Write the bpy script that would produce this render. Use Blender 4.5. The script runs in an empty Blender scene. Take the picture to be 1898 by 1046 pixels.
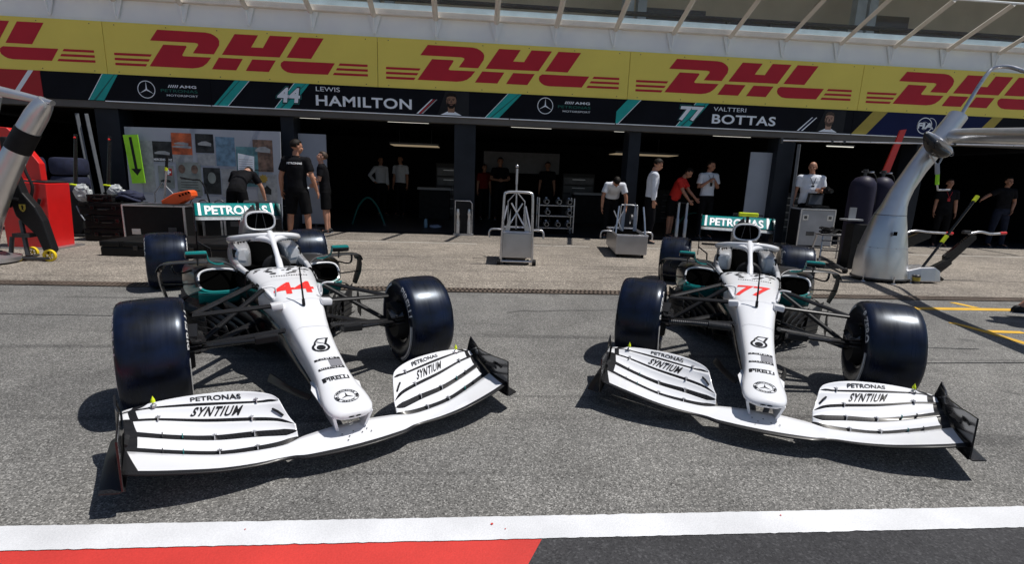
import bpy, bmesh, math, random
from mathutils import Vector, Matrix
random.seed(7)
R = math.radians
PI = math.pi
SC = bpy.context.scene
COL = SC.collection

# ---------------------------------------------------------------- camera
cam_data = bpy.data.cameras.new('camera')
cam_data.sensor_width = 36.0
cam_data.lens = 36.0 * 926.1 / 1898.0
cam_data.clip_end = 2000
camera = bpy.data.objects.new('camera', cam_data)
COL.objects.link(camera)
_psi, _pit, _rol = R(4.725), R(11.716), R(2.019)
_f = Vector((math.sin(_psi) * math.cos(_pit), math.cos(_psi) * math.cos(_pit), -math.sin(_pit)))
_r = Vector((math.cos(_psi), -math.sin(_psi), 0))
_u = _r.cross(_f)
_r2 = math.cos(_rol) * _r + math.sin(_rol) * _u
_u2 = -math.sin(_rol) * _r + math.cos(_rol) * _u
camera.matrix_world = Matrix(((_r2.x, _u2.x, -_f.x, 0), (_r2.y, _u2.y, -_f.y, 0), (_r2.z, _u2.z, -_f.z, 1.448), (0, 0, 0, 1)))
SC.camera = camera

# ---------------------------------------------------------------- sky and sun
SUN_AZ, SUN_EL = 93.0, 66.0
world = bpy.data.worlds.new('World')
SC.world = world
world.use_nodes = True
_nt = world.node_tree
_bg = _nt.nodes['Background']
_sky = _nt.nodes.new('ShaderNodeTexSky')
_sky.sky_type = 'NISHITA'
_sky.sun_disc = False
_sky.sun_elevation = R(SUN_EL)
_sky.sun_rotation = R(SUN_AZ)
_nt.links.new(_sky.outputs[0], _bg.inputs[0])
_bg.inputs[1].default_value = 0.072
sun_data = bpy.data.lights.new('sun', 'SUN')
sun_data.energy = 5.0
sun_data.angle = R(0.5)
sun_data.color = (1.0, 0.965, 0.91)
sun = bpy.data.objects.new('sun', sun_data)
COL.objects.link(sun)
_sd = Vector((math.sin(R(SUN_AZ)) * math.cos(R(SUN_EL)), math.cos(R(SUN_AZ)) * math.cos(R(SUN_EL)), math.sin(R(SUN_EL))))
sun.rotation_euler = _sd.to_track_quat('Z', 'Y').to_euler()
SC.view_settings.view_transform = 'Standard'
SC.view_settings.look = 'None'
SC.view_settings.exposure = -0.1
SC.view_settings.gamma = 1.0
SC.cycles.max_bounces = 6

# ---------------------------------------------------------------- materials
MATS = {}
def mat(name, col, rough=0.5, metal=0.0, coat=0.0, var=0.12, scale=6.0, emit=None, estr=1.0, spec=0.5, bump=0.0, bscale=60.0, rvar=0.0):
    """Principled material whose colour and gloss vary a little with noise."""
    if name in MATS: return MATS[name]
    if max(col) < .045 and spec == 0.5: spec = 0.2
    m = bpy.data.materials.new(name); m.use_nodes = True
    nt = m.node_tree; b = nt.nodes['Principled BSDF']
    b.inputs['Roughness'].default_value = rough
    b.inputs['Metallic'].default_value = metal
    b.inputs['Coat Weight'].default_value = coat
    b.inputs['Coat Roughness'].default_value = 0.08
    b.inputs['Specular IOR Level'].default_value = spec
    tc = nt.nodes.new('ShaderNodeTexCoord')
    nz = nt.nodes.new('ShaderNodeTexNoise')
    nz.inputs['Scale'].default_value = scale; nz.inputs['Detail'].default_value = 5
    nt.links.new(tc.outputs['Object'], nz.inputs['Vector'])
    rp = nt.nodes.new('ShaderNodeValToRGB')
    rp.color_ramp.elements[0].position = 0.3; rp.color_ramp.elements[1].position = 0.7
    rp.color_ramp.elements[0].color = (*[c * (1 - var) for c in col], 1)
    rp.color_ramp.elements[1].color = (*[min(1, c * (1 + var)) for c in col], 1)
    nt.links.new(nz.outputs[0], rp.inputs[0])
    nt.links.new(rp.outputs[0], b.inputs['Base Color'])
    if rvar:
        mr = nt.nodes.new('ShaderNodeMapRange')
        mr.inputs['To Min'].default_value = max(0.02, rough - rvar); mr.inputs['To Max'].default_value = rough + rvar
        nt.links.new(nz.outputs[0], mr.inputs[0]); nt.links.new(mr.outputs[0], b.inputs['Roughness'])
    if bump:
        n2 = nt.nodes.new('ShaderNodeTexNoise'); n2.inputs['Scale'].default_value = bscale
        nt.links.new(tc.outputs['Object'], n2.inputs['Vector'])
        bp = nt.nodes.new('ShaderNodeBump'); bp.inputs['Strength'].default_value = bump; bp.inputs['Distance'].default_value = 0.01
        nt.links.new(n2.outputs[0], bp.inputs['Height']); nt.links.new(bp.outputs[0], b.inputs['Normal'])
    if emit:
        b.inputs['Emission Color'].default_value = (*emit, 1); b.inputs['Emission Strength'].default_value = estr
    MATS[name] = m
    return m

def ground_mat(name, dark, light, grain, big, warm=0.0, marks=True, worn=None, rough=0.85):
    """Aggregate surface: fine chippings, broad tone patches, dark dragged tyre marks."""
    m = bpy.data.materials.new(name); m.use_nodes = True
    nt = m.node_tree; N = nt.nodes; L = nt.links; b = N['Principled BSDF']
    b.inputs['Roughness'].default_value = rough
    b.inputs['Specular IOR Level'].default_value = 0.3
    tc = N.new('ShaderNodeTexCoord')
    def noise(scale, detail=2, vec=None, stretch=None):
        n = N.new('ShaderNodeTexNoise'); n.inputs['Scale'].default_value = scale; n.inputs['Detail'].default_value = detail
        if stretch:
            mp = N.new('ShaderNodeMapping'); mp.inputs['Scale'].default_value = stretch
            L.new(tc.outputs['Object'], mp.inputs[0]); L.new(mp.outputs[0], n.inputs['Vector'])
        else: L.new(tc.outputs['Object'], n.inputs['Vector'])
        return n
    def ramp(src, p0, p1, c0, c1):
        r = N.new('ShaderNodeValToRGB'); e = r.color_ramp.elements
        e[0].position = p0; e[1].position = p1; e[0].color = (*c0, 1); e[1].color = (*c1, 1)
        L.new(src, r.inputs[0]); return r
    def mix(kind, a, c, fac):
        x = N.new('ShaderNodeMix'); x.data_type = 'RGBA'; x.blend_type = kind
        if isinstance(fac, (int, float)): x.inputs[0].default_value = fac
        else: L.new(fac, x.inputs[0])
        L.new(a, x.inputs[6])
        if isinstance(c, tuple): x.inputs[7].default_value = (*c, 1)
        else: L.new(c, x.inputs[7])
        return x.outputs[2]
    vo = N.new('ShaderNodeTexVoronoi'); vo.inputs['Scale'].default_value = grain
    L.new(tc.outputs['Object'], vo.inputs['Vector'])
    sep = N.new('ShaderNodeSeparateColor'); L.new(vo.outputs['Color'], sep.inputs[0])
    rb = ramp(sep.outputs[0], 0.0, 1.0, dark, light); e = rb.color_ramp.elements
    mid = tuple(d + (l - d) * .36 for d, l in zip(dark, light))
    for pos, c in ((0.16, tuple(d + (l - d) * .22 for d, l in zip(dark, light))), (0.82, tuple(d + (l - d) * .50 for d, l in zip(dark, light))), (0.93, light)):
        n_ = e.new(pos); n_.color = (*c, 1)
    base = rb.outputs[0]
    fine = noise(grain * 1.6, 2)
    base = mix('MULTIPLY', base, ramp(fine.outputs[0], 0.3, 0.65, (0.7, 0.7, 0.7), (1.2, 1.2, 1.2)).outputs[0], 0.7)
    bg = noise(big, 6)
    base = mix('MULTIPLY', base, ramp(bg.outputs[0], 0.3, 0.72, (0.70, 0.70, 0.71), (1.14, 1.13, 1.11)).outputs[0], 1.0)
    md = noise(big * 6, 5)
    base = mix('MULTIPLY', base, ramp(md.outputs[0], 0.35, 0.6, (0.86, 0.86, 0.86), (1.05, 1.05, 1.05)).outputs[0], 1.0)
    # oil spots
    sp = noise(2.3, 6)
    base = mix('MULTIPLY', base, ramp(sp.outputs[0], 0.66, 0.74, (1, 1, 1), (0.62, 0.62, 0.63)).outputs[0], 1.0)
    if marks:
        tm = noise(1.0, 5, stretch=(0.22, 5.5, 1))
        base = mix('MULTIPLY', base, ramp(tm.outputs[0], 0.57, 0.68, (1, 1, 1), (0.58, 0.58, 0.59)).outputs[0], 0.9)
    if worn:
        wn = noise(9, 8); base = mix('MIX', base, worn, ramp(wn.outputs[0], 0.66, 0.7, (0, 0, 0), (0.7, 0.7, 0.7)).outputs[0])
    L.new(base, b.inputs['Base Color'])
    bp = N.new('ShaderNodeBump'); bp.inputs['Strength'].default_value = 0.5; bp.inputs['Distance'].default_value = 0.004
    L.new(fine.outputs[0], bp.inputs['Height']); L.new(bp.outputs[0], b.inputs['Normal'])
    MATS[name] = m
    return m

def paint_mat(name, col, chip, amount=0.62, stripe=None):
    """Road paint over aggregate: grain shows through and the paint is worn off in places."""
    m = bpy.data.materials.new(name); m.use_nodes = True
    nt = m.node_tree; N = nt.nodes; L = nt.links; b = N['Principled BSDF']
    b.inputs['Roughness'].default_value = 0.6
    tc = N.new('ShaderNodeTexCoord')
    n1 = N.new('ShaderNodeTexNoise'); n1.inputs['Scale'].default_value = 7; n1.inputs['Detail'].default_value = 9; n1.inputs['Roughness'].default_value = 0.75
    n2 = N.new('ShaderNodeTexNoise'); n2.inputs['Scale'].default_value = 150; n2.inputs['Detail'].default_value = 2
    n3 = N.new('ShaderNodeTexNoise'); n3.inputs['Scale'].default_value = 2.2; n3.inputs['Detail'].default_value = 6
    for n in (n1, n2, n3): L.new(tc.outputs['Object'], n.inputs['Vector'])
    r = N.new('ShaderNodeValToRGB'); r.color_ramp.elements[0].position = amount; r.color_ramp.elements[1].position = amount + 0.03
    L.new(n1.outputs[0], r.inputs[0])
    tone = N.new('ShaderNodeValToRGB'); tone.color_ramp.elements[0].position = 0.3; tone.color_ramp.elements[1].position = 0.7
    tone.color_ramp.elements[0].color = (*[c * 0.8 for c in col], 1); tone.color_ramp.elements[1].color = (*[min(1, c * 1.08) for c in col], 1)
    L.new(n3.outputs[0], tone.inputs[0])
    gr = N.new('ShaderNodeMix'); gr.data_type = 'RGBA'; gr.blend_type = 'MULTIPLY'; gr.inputs[0].default_value = 0.3
    L.new(tone.outputs[0], gr.inputs[6]); L.new(n2.outputs[0], gr.inputs[7])
    x = N.new('ShaderNodeMix'); x.data_type = 'RGBA'
    L.new(r.outputs[0], x.inputs[0]); L.new(gr.outputs[2], x.inputs[6]); x.inputs[7].default_value = (*chip, 1)
    L.new(x.outputs[2], b.inputs['Base Color'])
    bp = N.new('ShaderNodeBump'); bp.inputs['Strength'].default_value = 0.4; bp.inputs['Distance'].default_value = 0.003
    L.new(n2.outputs[0], bp.inputs['Height']); L.new(bp.outputs[0], b.inputs['Normal'])
    MATS[name] = m
    return m

def tyre_mat():
    m = bpy.data.materials.new('slick_rubber'); m.use_nodes = True
    nt = m.node_tree; N = nt.nodes; L = nt.links; b = N['Principled BSDF']
    tc = N.new('ShaderNodeTexCoord')
    mp = N.new('ShaderNodeMapping'); mp.inputs['Scale'].default_value = (26, 1.2, 1.2)
    n1 = N.new('ShaderNodeTexNoise'); n1.inputs['Scale'].default_value = 2.0; n1.inputs['Detail'].default_value = 6
    L.new(tc.outputs['Object'], mp.inputs[0]); L.new(mp.outputs[0], n1.inputs['Vector'])
    n2 = N.new('ShaderNodeTexNoise'); n2.inputs['Scale'].default_value = 9; n2.inputs['Detail'].default_value = 6
    L.new(tc.outputs['Object'], n2.inputs['Vector'])
    r = N.new('ShaderNodeValToRGB'); e = r.color_ramp.elements
    e[0].position = 0.35; e[1].position = 0.7; e[0].color = (0.0025, 0.003, 0.005, 1); e[1].color = (0.004, 0.008, 0.026, 1)  # navy in the base colour stands in for blue sheen on black rubber
    L.new(n2.outputs[0], r.inputs[0]); L.new(r.outputs[0], b.inputs['Base Color'])
    mr = N.new('ShaderNodeMapRange'); mr.inputs['From Min'].default_value = 0.3; mr.inputs['From Max'].default_value = 0.7
    mr.inputs['To Min'].default_value = 0.25; mr.inputs['To Max'].default_value = 0.34
    L.new(n1.outputs[0], mr.inputs[0]); L.new(mr.outputs[0], b.inputs['Roughness'])
    b.inputs['Specular IOR Level'].default_value = 0.42; b.inputs['Specular Tint'].default_value = (0.75, 0.85, 1.0, 1)
    bp = N.new('ShaderNodeBump'); bp.inputs['Strength'].default_value = 0.05; bp.inputs['Distance'].default_value = 0.004
    L.new(n1.outputs[0], bp.inputs['Height']); L.new(bp.outputs[0], b.inputs['Normal'])
    MATS['slick_rubber'] = m
    return m

def carbon_mat():
    m = bpy.data.materials.new('carbon_fibre'); m.use_nodes = True
    nt = m.node_tree; N = nt.nodes; L = nt.links; b = N['Principled BSDF']
    tc = N.new('ShaderNodeTexCoord')
    ck = N.new('ShaderNodeTexChecker'); ck.inputs['Scale'].default_value = 220
    ck.inputs['Color1'].default_value = (0.005, 0.005, 0.0055, 1); ck.inputs['Color2'].default_value = (0.022, 0.022, 0.024, 1)
    L.new(tc.outputs['Object'], ck.inputs[0]); L.new(ck.outputs[0], b.inputs['Base Color'])
    b.inputs['Specular IOR Level'].default_value = 0.2; b.inputs['Roughness'].default_value = 0.38; b.inputs['Coat Weight'].default_value = 0.06; b.inputs['Coat Roughness'].default_value = 0.15
    MATS['carbon_fibre'] = m
    return m

def glass_mat(name, tint, alpha):
    m = bpy.data.materials.new(name); m.use_nodes = True
    nt = m.node_tree; N = nt.nodes; L = nt.links
    b = N['Principled BSDF']; b.inputs['Base Color'].default_value = (*tint, 1); b.inputs['Roughness'].default_value = 0.03
    b.inputs['Alpha'].default_value = alpha; b.inputs['IOR'].default_value = 1.45
    nz = N.new('ShaderNodeTexNoise'); nz.inputs['Scale'].default_value = 3
    mr = N.new('ShaderNodeMapRange'); mr.inputs['To Min'].default_value = 0.02; mr.inputs['To Max'].default_value = 0.08
    L.new(nz.outputs[0], mr.inputs[0]); L.new(mr.outputs[0], b.inputs['Roughness'])
    MATS[name] = m
    return m

M = MATS
tyre_mat(); carbon_mat()
mat('body_white', (0.74, 0.75, 0.78), 0.28, coat=0.6, var=0.02, scale=3)
mat('body_silver', (0.58, 0.59, 0.61), 0.34, metal=0.6, coat=0.4, var=0.12, scale=4)
mat('body_grey', (0.045, 0.046, 0.048), 0.3, metal=0.35, coat=0.3, var=0.25, scale=7)
mat('black_gloss', (0.012, 0.012, 0.013), 0.22, coat=0.5, var=0.2)
mat('black_matt', (0.012, 0.012, 0.013), 0.6, var=0.3)
mat('dark_void', (0.002, 0.002, 0.002), 0.95, var=0.1, spec=0.0)  # near-black without gloss: shade inside openings put into the colour
mat('teal_paint', (0.0, 0.20, 0.195), 0.3, coat=0.4, var=0.08)
mat('teal_print', (0.0, 0.38, 0.35), 0.5, var=0.06)
mat('teal_dark', (0.0, 0.13, 0.125), 0.5, var=0.06)
mat('red_number', (0.75, 0.035, 0.03), 0.4, var=0.04)
mat('decal_black', (0.012, 0.012, 0.014), 0.45, var=0.1)
mat('decal_grey', (0.2, 0.2, 0.22), 0.45, var=0.05)
mat('decal_light', (0.55, 0.55, 0.58), 0.45, var=0.05)
mat('decal_white', (0.82, 0.82, 0.84), 0.45, var=0.03)
mat('tyre_mark', (0.55, 0.55, 0.55), 0.6, var=0.12, scale=20)
mat('metal_bright', (0.62, 0.62, 0.64), 0.3, metal=0.9, var=0.1, scale=15, rvar=0.08)
mat('metal_brushed', (0.50, 0.50, 0.52), 0.36, metal=0.85, var=0.07, scale=5, rvar=0.08)
mat('gantry_silver', (0.66, 0.67, 0.69), 0.32, metal=0.85, coat=0.15, var=0.08, scale=3.5, rvar=0.06)
mat('metal_dark', (0.09, 0.09, 0.095), 0.4, metal=0.7, var=0.2)
mat('fluo_yellow', (0.72, 0.85, 0.02), 0.5, var=0.05, scale=20)
mat('fluo_green', (0.34, 0.80, 0.02), 0.5, var=0.05, scale=12)
mat('yellow_board', (0.90, 0.755, 0.15), 0.55, var=0.035, scale=1.2, spec=0.3)
mat('red_letters', (0.54, 0.02, 0.04), 0.55, var=0.05, scale=2, spec=0.3)
mat('board_black', (0.005, 0.006, 0.010), 0.6, var=0.25, scale=2, spec=0.12)
mat('board_navy', (0.010, 0.016, 0.07), 0.6, var=0.1, scale=2, spec=0.12)
mat('board_red', (0.42, 0.006, 0.012), 0.5, var=0.06, scale=2)
mat('print_white', (0.84, 0.90, 0.98), 0.55, var=0.04)
mat('print_grey', (0.33, 0.34, 0.36), 0.55, var=0.05)
mat('print_green', (0.0, 0.12, 0.09), 0.55, var=0.05)
mat('print_gold', (0.42, 0.33, 0.05), 0.55, var=0.05)
mat('wall_white', (0.90, 0.95, 1.0), 0.6, var=0.05, scale=1.6, bump=0.05)
mat('beam_beige', (0.74, 0.69, 0.62), 0.55, var=0.07, scale=4)
mat('sill_blue', (0.55, 0.70, 0.77), 0.5, var=0.12, scale=3)
mat('soffit_beige', (0.60, 0.54, 0.42), 0.8, var=0.08, scale=1.5)
mat('pillar_dark', (0.018, 0.022, 0.030), 0.55, var=0.15, scale=3)
mat('lintel_grey', (0.11, 0.105, 0.10), 0.6, var=0.15, scale=2)
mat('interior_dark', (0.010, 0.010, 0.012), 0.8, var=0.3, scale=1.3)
mat('interior_grey', (0.05, 0.05, 0.053), 0.8, var=0.2, scale=1.3)
mat('panel_pale', (0.33, 0.36, 0.42), 0.5, var=0.06, scale=2)
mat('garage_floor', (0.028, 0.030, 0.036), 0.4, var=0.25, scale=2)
mat('mat_dark', (0.016, 0.017, 0.02), 0.7, var=0.2, scale=5)
mat('light_tube', (0.8, 0.8, 0.75), 0.4, emit=(1.0, 0.97, 0.86), estr=0.85)
mat('light_warm', (0.6, 0.5, 0.35), 0.4, emit=(1.0, 0.78, 0.50), estr=0.24)
mat('case_black', (0.009, 0.009, 0.0095), 0.45, var=0.2, scale=10, bump=0.15)
mat('cloth_navy', (0.012, 0.016, 0.045), 0.85, var=0.3, scale=14, bump=0.4)
mat('orange_box', (0.85, 0.11, 0.02), 0.45, var=0.06)
mat('red_box', (0.62, 0.012, 0.012), 0.38, coat=0.3, var=0.05)
mat('yellow_wheel', (0.78, 0.55, 0.02), 0.45, var=0.08)
mat('bottle_navy', (0.020, 0.018, 0.038), 0.5, var=0.15, scale=4)
mat('rubber_black', (0.014, 0.014, 0.015), 0.7, var=0.2)
mat('poly_bag', (0.45, 0.47, 0.48), 0.2, var=0.3, scale=20)
mat('shirt_black', (0.010, 0.010, 0.012), 0.85, spec=0.08, var=0.3, scale=12, bump=0.3, bscale=22)
mat('shorts_black', (0.007, 0.007, 0.008), 0.85, spec=0.08, var=0.3, scale=12, bump=0.3, bscale=22)
mat('shirt_white', (0.70, 0.73, 0.80), 0.8, var=0.06, scale=9, bump=0.35, bscale=18)
mat('shirt_red_in_shade', (0.16, 0.012, 0.012), 0.85, var=0.1, spec=0.1)  # red shirt with the gloom of the garage put into its colour
mat('shirt_red', (0.62, 0.02, 0.012), 0.8, var=0.1, scale=9, bump=0.3, bscale=18)
mat('trousers_dark', (0.008, 0.008, 0.010), 0.85, spec=0.08, var=0.3, scale=12, bump=0.3, bscale=22)
mat('skin', (0.42, 0.20, 0.125), 0.55, var=0.12, scale=14)
mat('skin_fair', (0.52, 0.27, 0.185), 0.55, var=0.12, scale=14)
mat('hair_dark', (0.010, 0.007, 0.005), 0.6, var=0.4, scale=40, bump=0.5, bscale=120)
mat('hair_brown', (0.05, 0.028, 0.016), 0.6, var=0.4, scale=40, bump=0.5, bscale=120)
mat('shoe_dark', (0.015, 0.016, 0.018), 0.6, var=0.3, scale=30)
mat('lens_dark', (0.006, 0.007, 0.010), 0.08, coat=0.5, var=0.1)
ground_mat('asphalt', (0.045, 0.0445, 0.043), (0.37, 0.363, 0.348), 165, 0.45)
ground_mat('apron_concrete', (0.075, 0.065, 0.055), (0.53, 0.472, 0.405), 85, 0.35, marks=True)
ground_mat('dark_asphalt', (0.030, 0.030, 0.033), (0.075, 0.075, 0.080), 120, 0.8, marks=False)
paint_mat('line_white', (0.78, 0.79, 0.82), (0.20, 0.20, 0.20), 0.67)
paint_mat('line_thin', (0.62, 0.60, 0.55), (0.24, 0.22, 0.19), 0.56)
paint_mat('line_yellow', (0.80, 0.46, 0.03), (0.24, 0.20, 0.12), 0.60)
paint_mat('line_red', (0.66, 0.045, 0.035), (0.30, 0.08, 0.06), 0.68)
glass_mat('glass_clear', (0.55, 0.6, 0.62), 0.07)

# ---------------------------------------------------------------- mesh helpers
class MB:
    """Collects shapes in one bmesh; build() links them as ONE mesh object."""
    def __init__(s): s.bm = bmesh.new(); s.mi = 0
    def face(s, vs):
        try:
            f = s.bm.faces.new(vs); f.material_index = s.mi; return f
        except ValueError: return None
    def box(s, c, size, rot=None, bev=0.0):
        t = bmesh.new(); bmesh.ops.create_cube(t, size=1.0)
        for v in t.verts: v.co = Vector((v.co.x * size[0], v.co.y * size[1], v.co.z * size[2]))
        if bev: bmesh.ops.bevel(t, geom=t.edges[:], offset=min(bev, min(size) * 0.45), segments=2, affect='EDGES', profile=0.6)
        mt = Matrix.Translation(Vector(c))
        if rot: mt = mt @ (Matrix.Rotation(rot[2], 4, 'Z') @ Matrix.Rotation(rot[1], 4, 'Y') @ Matrix.Rotation(rot[0], 4, 'X'))
        s.join(t, mt); return s
    def join(s, t, mt=None):
        mp = {}
        for v in t.verts: mp[v] = s.bm.verts.new(mt @ v.co if mt else v.co)
        for f in t.faces: s.face([mp[v] for v in f.verts])
        t.free()
    def loft(s, rings, closed=True, cap=True):
        vr = [[s.bm.verts.new(Vector(p)) for p in r] for r in rings]
        n = len(vr[0])
        for a, b in zip(vr, vr[1:]):
            for i in range(n if closed else n - 1):
                j = (i + 1) % n
                s.face([a[i], a[j], b[j], b[i]])
        if cap and closed:
            s.face(list(reversed(vr[0]))); s.face(vr[-1])
        return s
    def tube(s, pts, rad, seg=8, cap=True, flat=None):
        pts = [Vector(p) for p in pts]
        if isinstance(rad, (int, float)): rad = [rad] * len(pts)
        rings = []; prev = None
        for i, p in enumerate(pts):
            d = (pts[min(i + 1, len(pts) - 1)] - pts[max(i - 1, 0)]).normalized()
            if prev is None:
                up = Vector((0, 0, 1)) if abs(d.z) < 0.95 else Vector((1, 0, 0))
                a = d.cross(up).normalized()
            else:
                a = (prev - d * prev.dot(d)).normalized()
            prev = a; b = d.cross(a)
            fl = flat or 1.0
            rings.append([p + (a * math.cos(t) + b * math.sin(t) * fl) * rad[i] for t in [2 * PI * k / seg for k in range(seg)]])
        return s.loft(rings, True, cap)
    def lathe(s, prof, c=(0, 0, 0), axis='Z', seg=32, cap=False):
        """prof: list of (r, h) along the axis."""
        rings = []
        for r, h in prof:
            ring = []
            for k in range(seg):
                t = 2 * PI * k / seg
                if axis == 'Z': p = (c[0] + r * math.cos(t), c[1] + r * math.sin(t), c[2] + h)
                elif axis == 'X': p = (c[0] + h, c[1] + r * math.cos(t), c[2] + r * math.sin(t))
                else: p = (c[0] + r * math.cos(t), c[1] + h, c[2] + r * math.sin(t))
                ring.append(p)
            rings.append(ring)
        return s.loft(rings, True, cap)
    def prism(s, poly, depth, f):
        """poly in (u, v); f(u, v, w) gives the point; w runs 0..depth."""
        a = [s.bm.verts.new(Vector(f(u, v, 0))) for u, v in poly]
        b = [s.bm.verts.new(Vector(f(u, v, depth))) for u, v in poly]
        s.face(a); s.face(list(reversed(b)))
        n = len(a)
        for i in range(n):
            j = (i + 1) % n; s.face([a[i], b[i], b[j], a[j]])
        return s
    def grid(s, fn, nu, nv):
        g = [[s.bm.verts.new(Vector(fn(i / nu, j / nv))) for j in range(nv + 1)] for i in range(nu + 1)]
        for i in range(nu):
            for j in range(nv): s.face([g[i][j], g[i + 1][j], g[i + 1][j + 1], g[i][j + 1]])
        return s
    def ball(s, c, r, seg=12, sc=(1, 1, 1), rot=None):
        t = bmesh.new(); bmesh.ops.create_uvsphere(t, u_segments=seg, v_segments=max(6, seg * 2 // 3), radius=1)
        mt = Matrix.Translation(Vector(c))
        if rot: mt = mt @ (Matrix.Rotation(rot[2], 4, 'Z') @ Matrix.Rotation(rot[1], 4, 'Y') @ Matrix.Rotation(rot[0], 4, 'X'))
        for v in t.verts: v.co = Vector((v.co.x * r * sc[0], v.co.y * r * sc[1], v.co.z * r * sc[2]))
        s.join(t, mt); return s
    def flat(s, vt, fn):
        """vt = (verts2d, faces) mapped through fn(u, v)."""
        vs = [s.bm.verts.new(Vector(fn(u, v))) for u, v in vt[0]]
        for f in vt[1]: s.face([vs[i] for i in f])
        return s
    def build(s, name, m, parent=None, smooth=None, solid=0.0, bevel=0.0, fix=True):
        if fix: bmesh.ops.recalc_face_normals(s.bm, faces=s.bm.faces[:])
        me = bpy.data.meshes.new(name); s.bm.to_mesh(me); s.bm.free()
        ms = m if isinstance(m, (list, tuple)) else [m]
        for k in ms: me.materials.append(MATS[k] if isinstance(k, str) else k)
        o = bpy.data.objects.new(name, me); COL.objects.link(o)
        if parent: o.parent = parent
        if solid:
            md = o.modifiers.new('solid', 'SOLIDIFY'); md.thickness = solid; md.offset = 0
        if bevel:
            md = o.modifiers.new('bevel', 'BEVEL'); md.width = bevel; md.segments = 2; md.limit_method = 'ANGLE'
        if smooth is not None:
            for p in me.polygons: p.use_smooth = True
            if smooth < 180:
                try: me.set_sharp_from_angle(angle=R(smooth))
                except Exception: pass
        return o

def thing(name, label, cat, loc=(0, 0, 0), rz=0.0, group=None):
    o = bpy.data.objects.new(name, None); COL.objects.link(o)
    o.location = loc; o.rotation_euler = (0, 0, rz); o.empty_display_size = 0.1
    o['label'] = label; o['category'] = cat
    if group: o['group'] = group
    return o
def tag(o, label=None, cat=None, group=None, kind=None):
    if label: o['label'] = label
    if cat: o['category'] = cat
    if group: o['group'] = group
    if kind: o['kind'] = kind
    return o
def kids(o): return [c for c in bpy.data.objects if c.parent == o]
def dup(root, loc=None, rz=None, label=None):
    def cp(o, par):
        c = o.copy(); COL.objects.link(c)
        if par: c.parent = par
        for ch in kids(o): cp(ch, c)
        return c
    r = cp(root, None)
    if loc: r.location = loc
    if rz is not None: r.rotation_euler = (0, 0, rz)
    if label: r['label'] = label
    return r

_TC = {}
def text2d(body, w=None, h=1.0, bold=0.0, shear=0.0, spacing=1.0, maxedge=None):
    """Outline of a word as flat triangles in (u, v), u from 0..w, v from 0..h."""
    key = (body, bold, shear, spacing)
    if key not in _TC:
        cu = bpy.data.curves.new('word', 'FONT'); cu.body = body; cu.size = 1; cu.offset = bold; cu.shear = shear; cu.space_character = spacing
        cu.resolution_u = 4
        ob = bpy.data.objects.new('word', cu); COL.objects.link(ob)
        dg = bpy.context.evaluated_depsgraph_get()
        me = bpy.data.meshes.new_from_object(ob.evaluated_get(dg))
        vs = [(v.co.x, v.co.y) for v in me.vertices]; fs = [tuple(p.vertices) for p in me.polygons]
        bpy.data.objects.remove(ob); bpy.data.curves.remove(cu); bpy.data.meshes.remove(me)
        x0 = min(v[0] for v in vs); x1 = max(v[0] for v in vs); y0 = min(v[1] for v in vs); y1 = max(v[1] for v in vs)
        _TC[key] = ([((x - x0) / (y1 - y0), (y - y0) / (y1 - y0)) for x, y in vs], fs, (x1 - x0) / (y1 - y0))
    vs, fs, asp = _TC[key]
    sx = (w / asp) if w else h
    vt = ([(x * sx, y * h) for x, y in vs], fs)
    if maxedge: vt = fine2d(vt, maxedge)
    return vt
def fine2d(vt, maxedge):
    bm = bmesh.new()
    vs = [bm.verts.new((x, y, 0)) for x, y in vt[0]]
    for f in vt[1]:
        try: bm.faces.new([vs[i] for i in f])
        except ValueError: pass
    bmesh.ops.triangulate(bm, faces=bm.faces[:])
    for _ in range(5):
        es = [e for e in bm.edges if e.calc_length() > maxedge]
        if not es: break
        bmesh.ops.subdivide_edges(bm, edges=es, cuts=1)
        bmesh.ops.triangulate(bm, faces=bm.faces[:])
    bm.verts.index_update()
    out = ([(v.co.x, v.co.y) for v in bm.verts], [tuple(v.index for v in f.verts) for f in bm.faces])
    bm.free(); return out
def poly2d(pts): return (list(pts), [tuple(range(len(pts)))])
def ring2d(cx, cy, r0, r1, n=40, a0=0.0, a1=2 * PI):
    vs = []; fs = []
    for i in range(n + 1):
        t = a0 + (a1 - a0) * i / n
        vs += [(cx + r0 * math.cos(t), cy + r0 * math.sin(t)), (cx + r1 * math.cos(t), cy + r1 * math.sin(t))]
    for i in range(n): fs.append((2 * i, 2 * i + 1, 2 * i + 3, 2 * i + 2))
    return (vs, fs)
def disc2d(cx, cy, r, n=28): return poly2d([(cx + r * math.cos(2 * PI * i / n), cy + r * math.sin(2 * PI * i / n)) for i in range(n)])
def star2d(cx, cy, r, inner=0.12):
    """Three-pointed star."""
    pts = []
    for k in range(6):
        t = PI / 2 + k * PI / 3; rr = r if k % 2 == 0 else r * inner
        pts.append((cx + rr * math.cos(t), cy + rr * math.sin(t)))
    c = len(pts); pts.append((cx, cy))
    return (pts, [(c, i, (i + 1) % 6) for i in range(6)])
def interp(tab, x):
    if x <= tab[0][0]: return tab[0][1:]
    for a, b in zip(tab, tab[1:]):
        if x <= b[0]:
            t = (x - a[0]) / (b[0] - a[0])
            return tuple(p + (q - p) * t for p, q in zip(a[1:], b[1:]))
    return tab[-1][1:]
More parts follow.
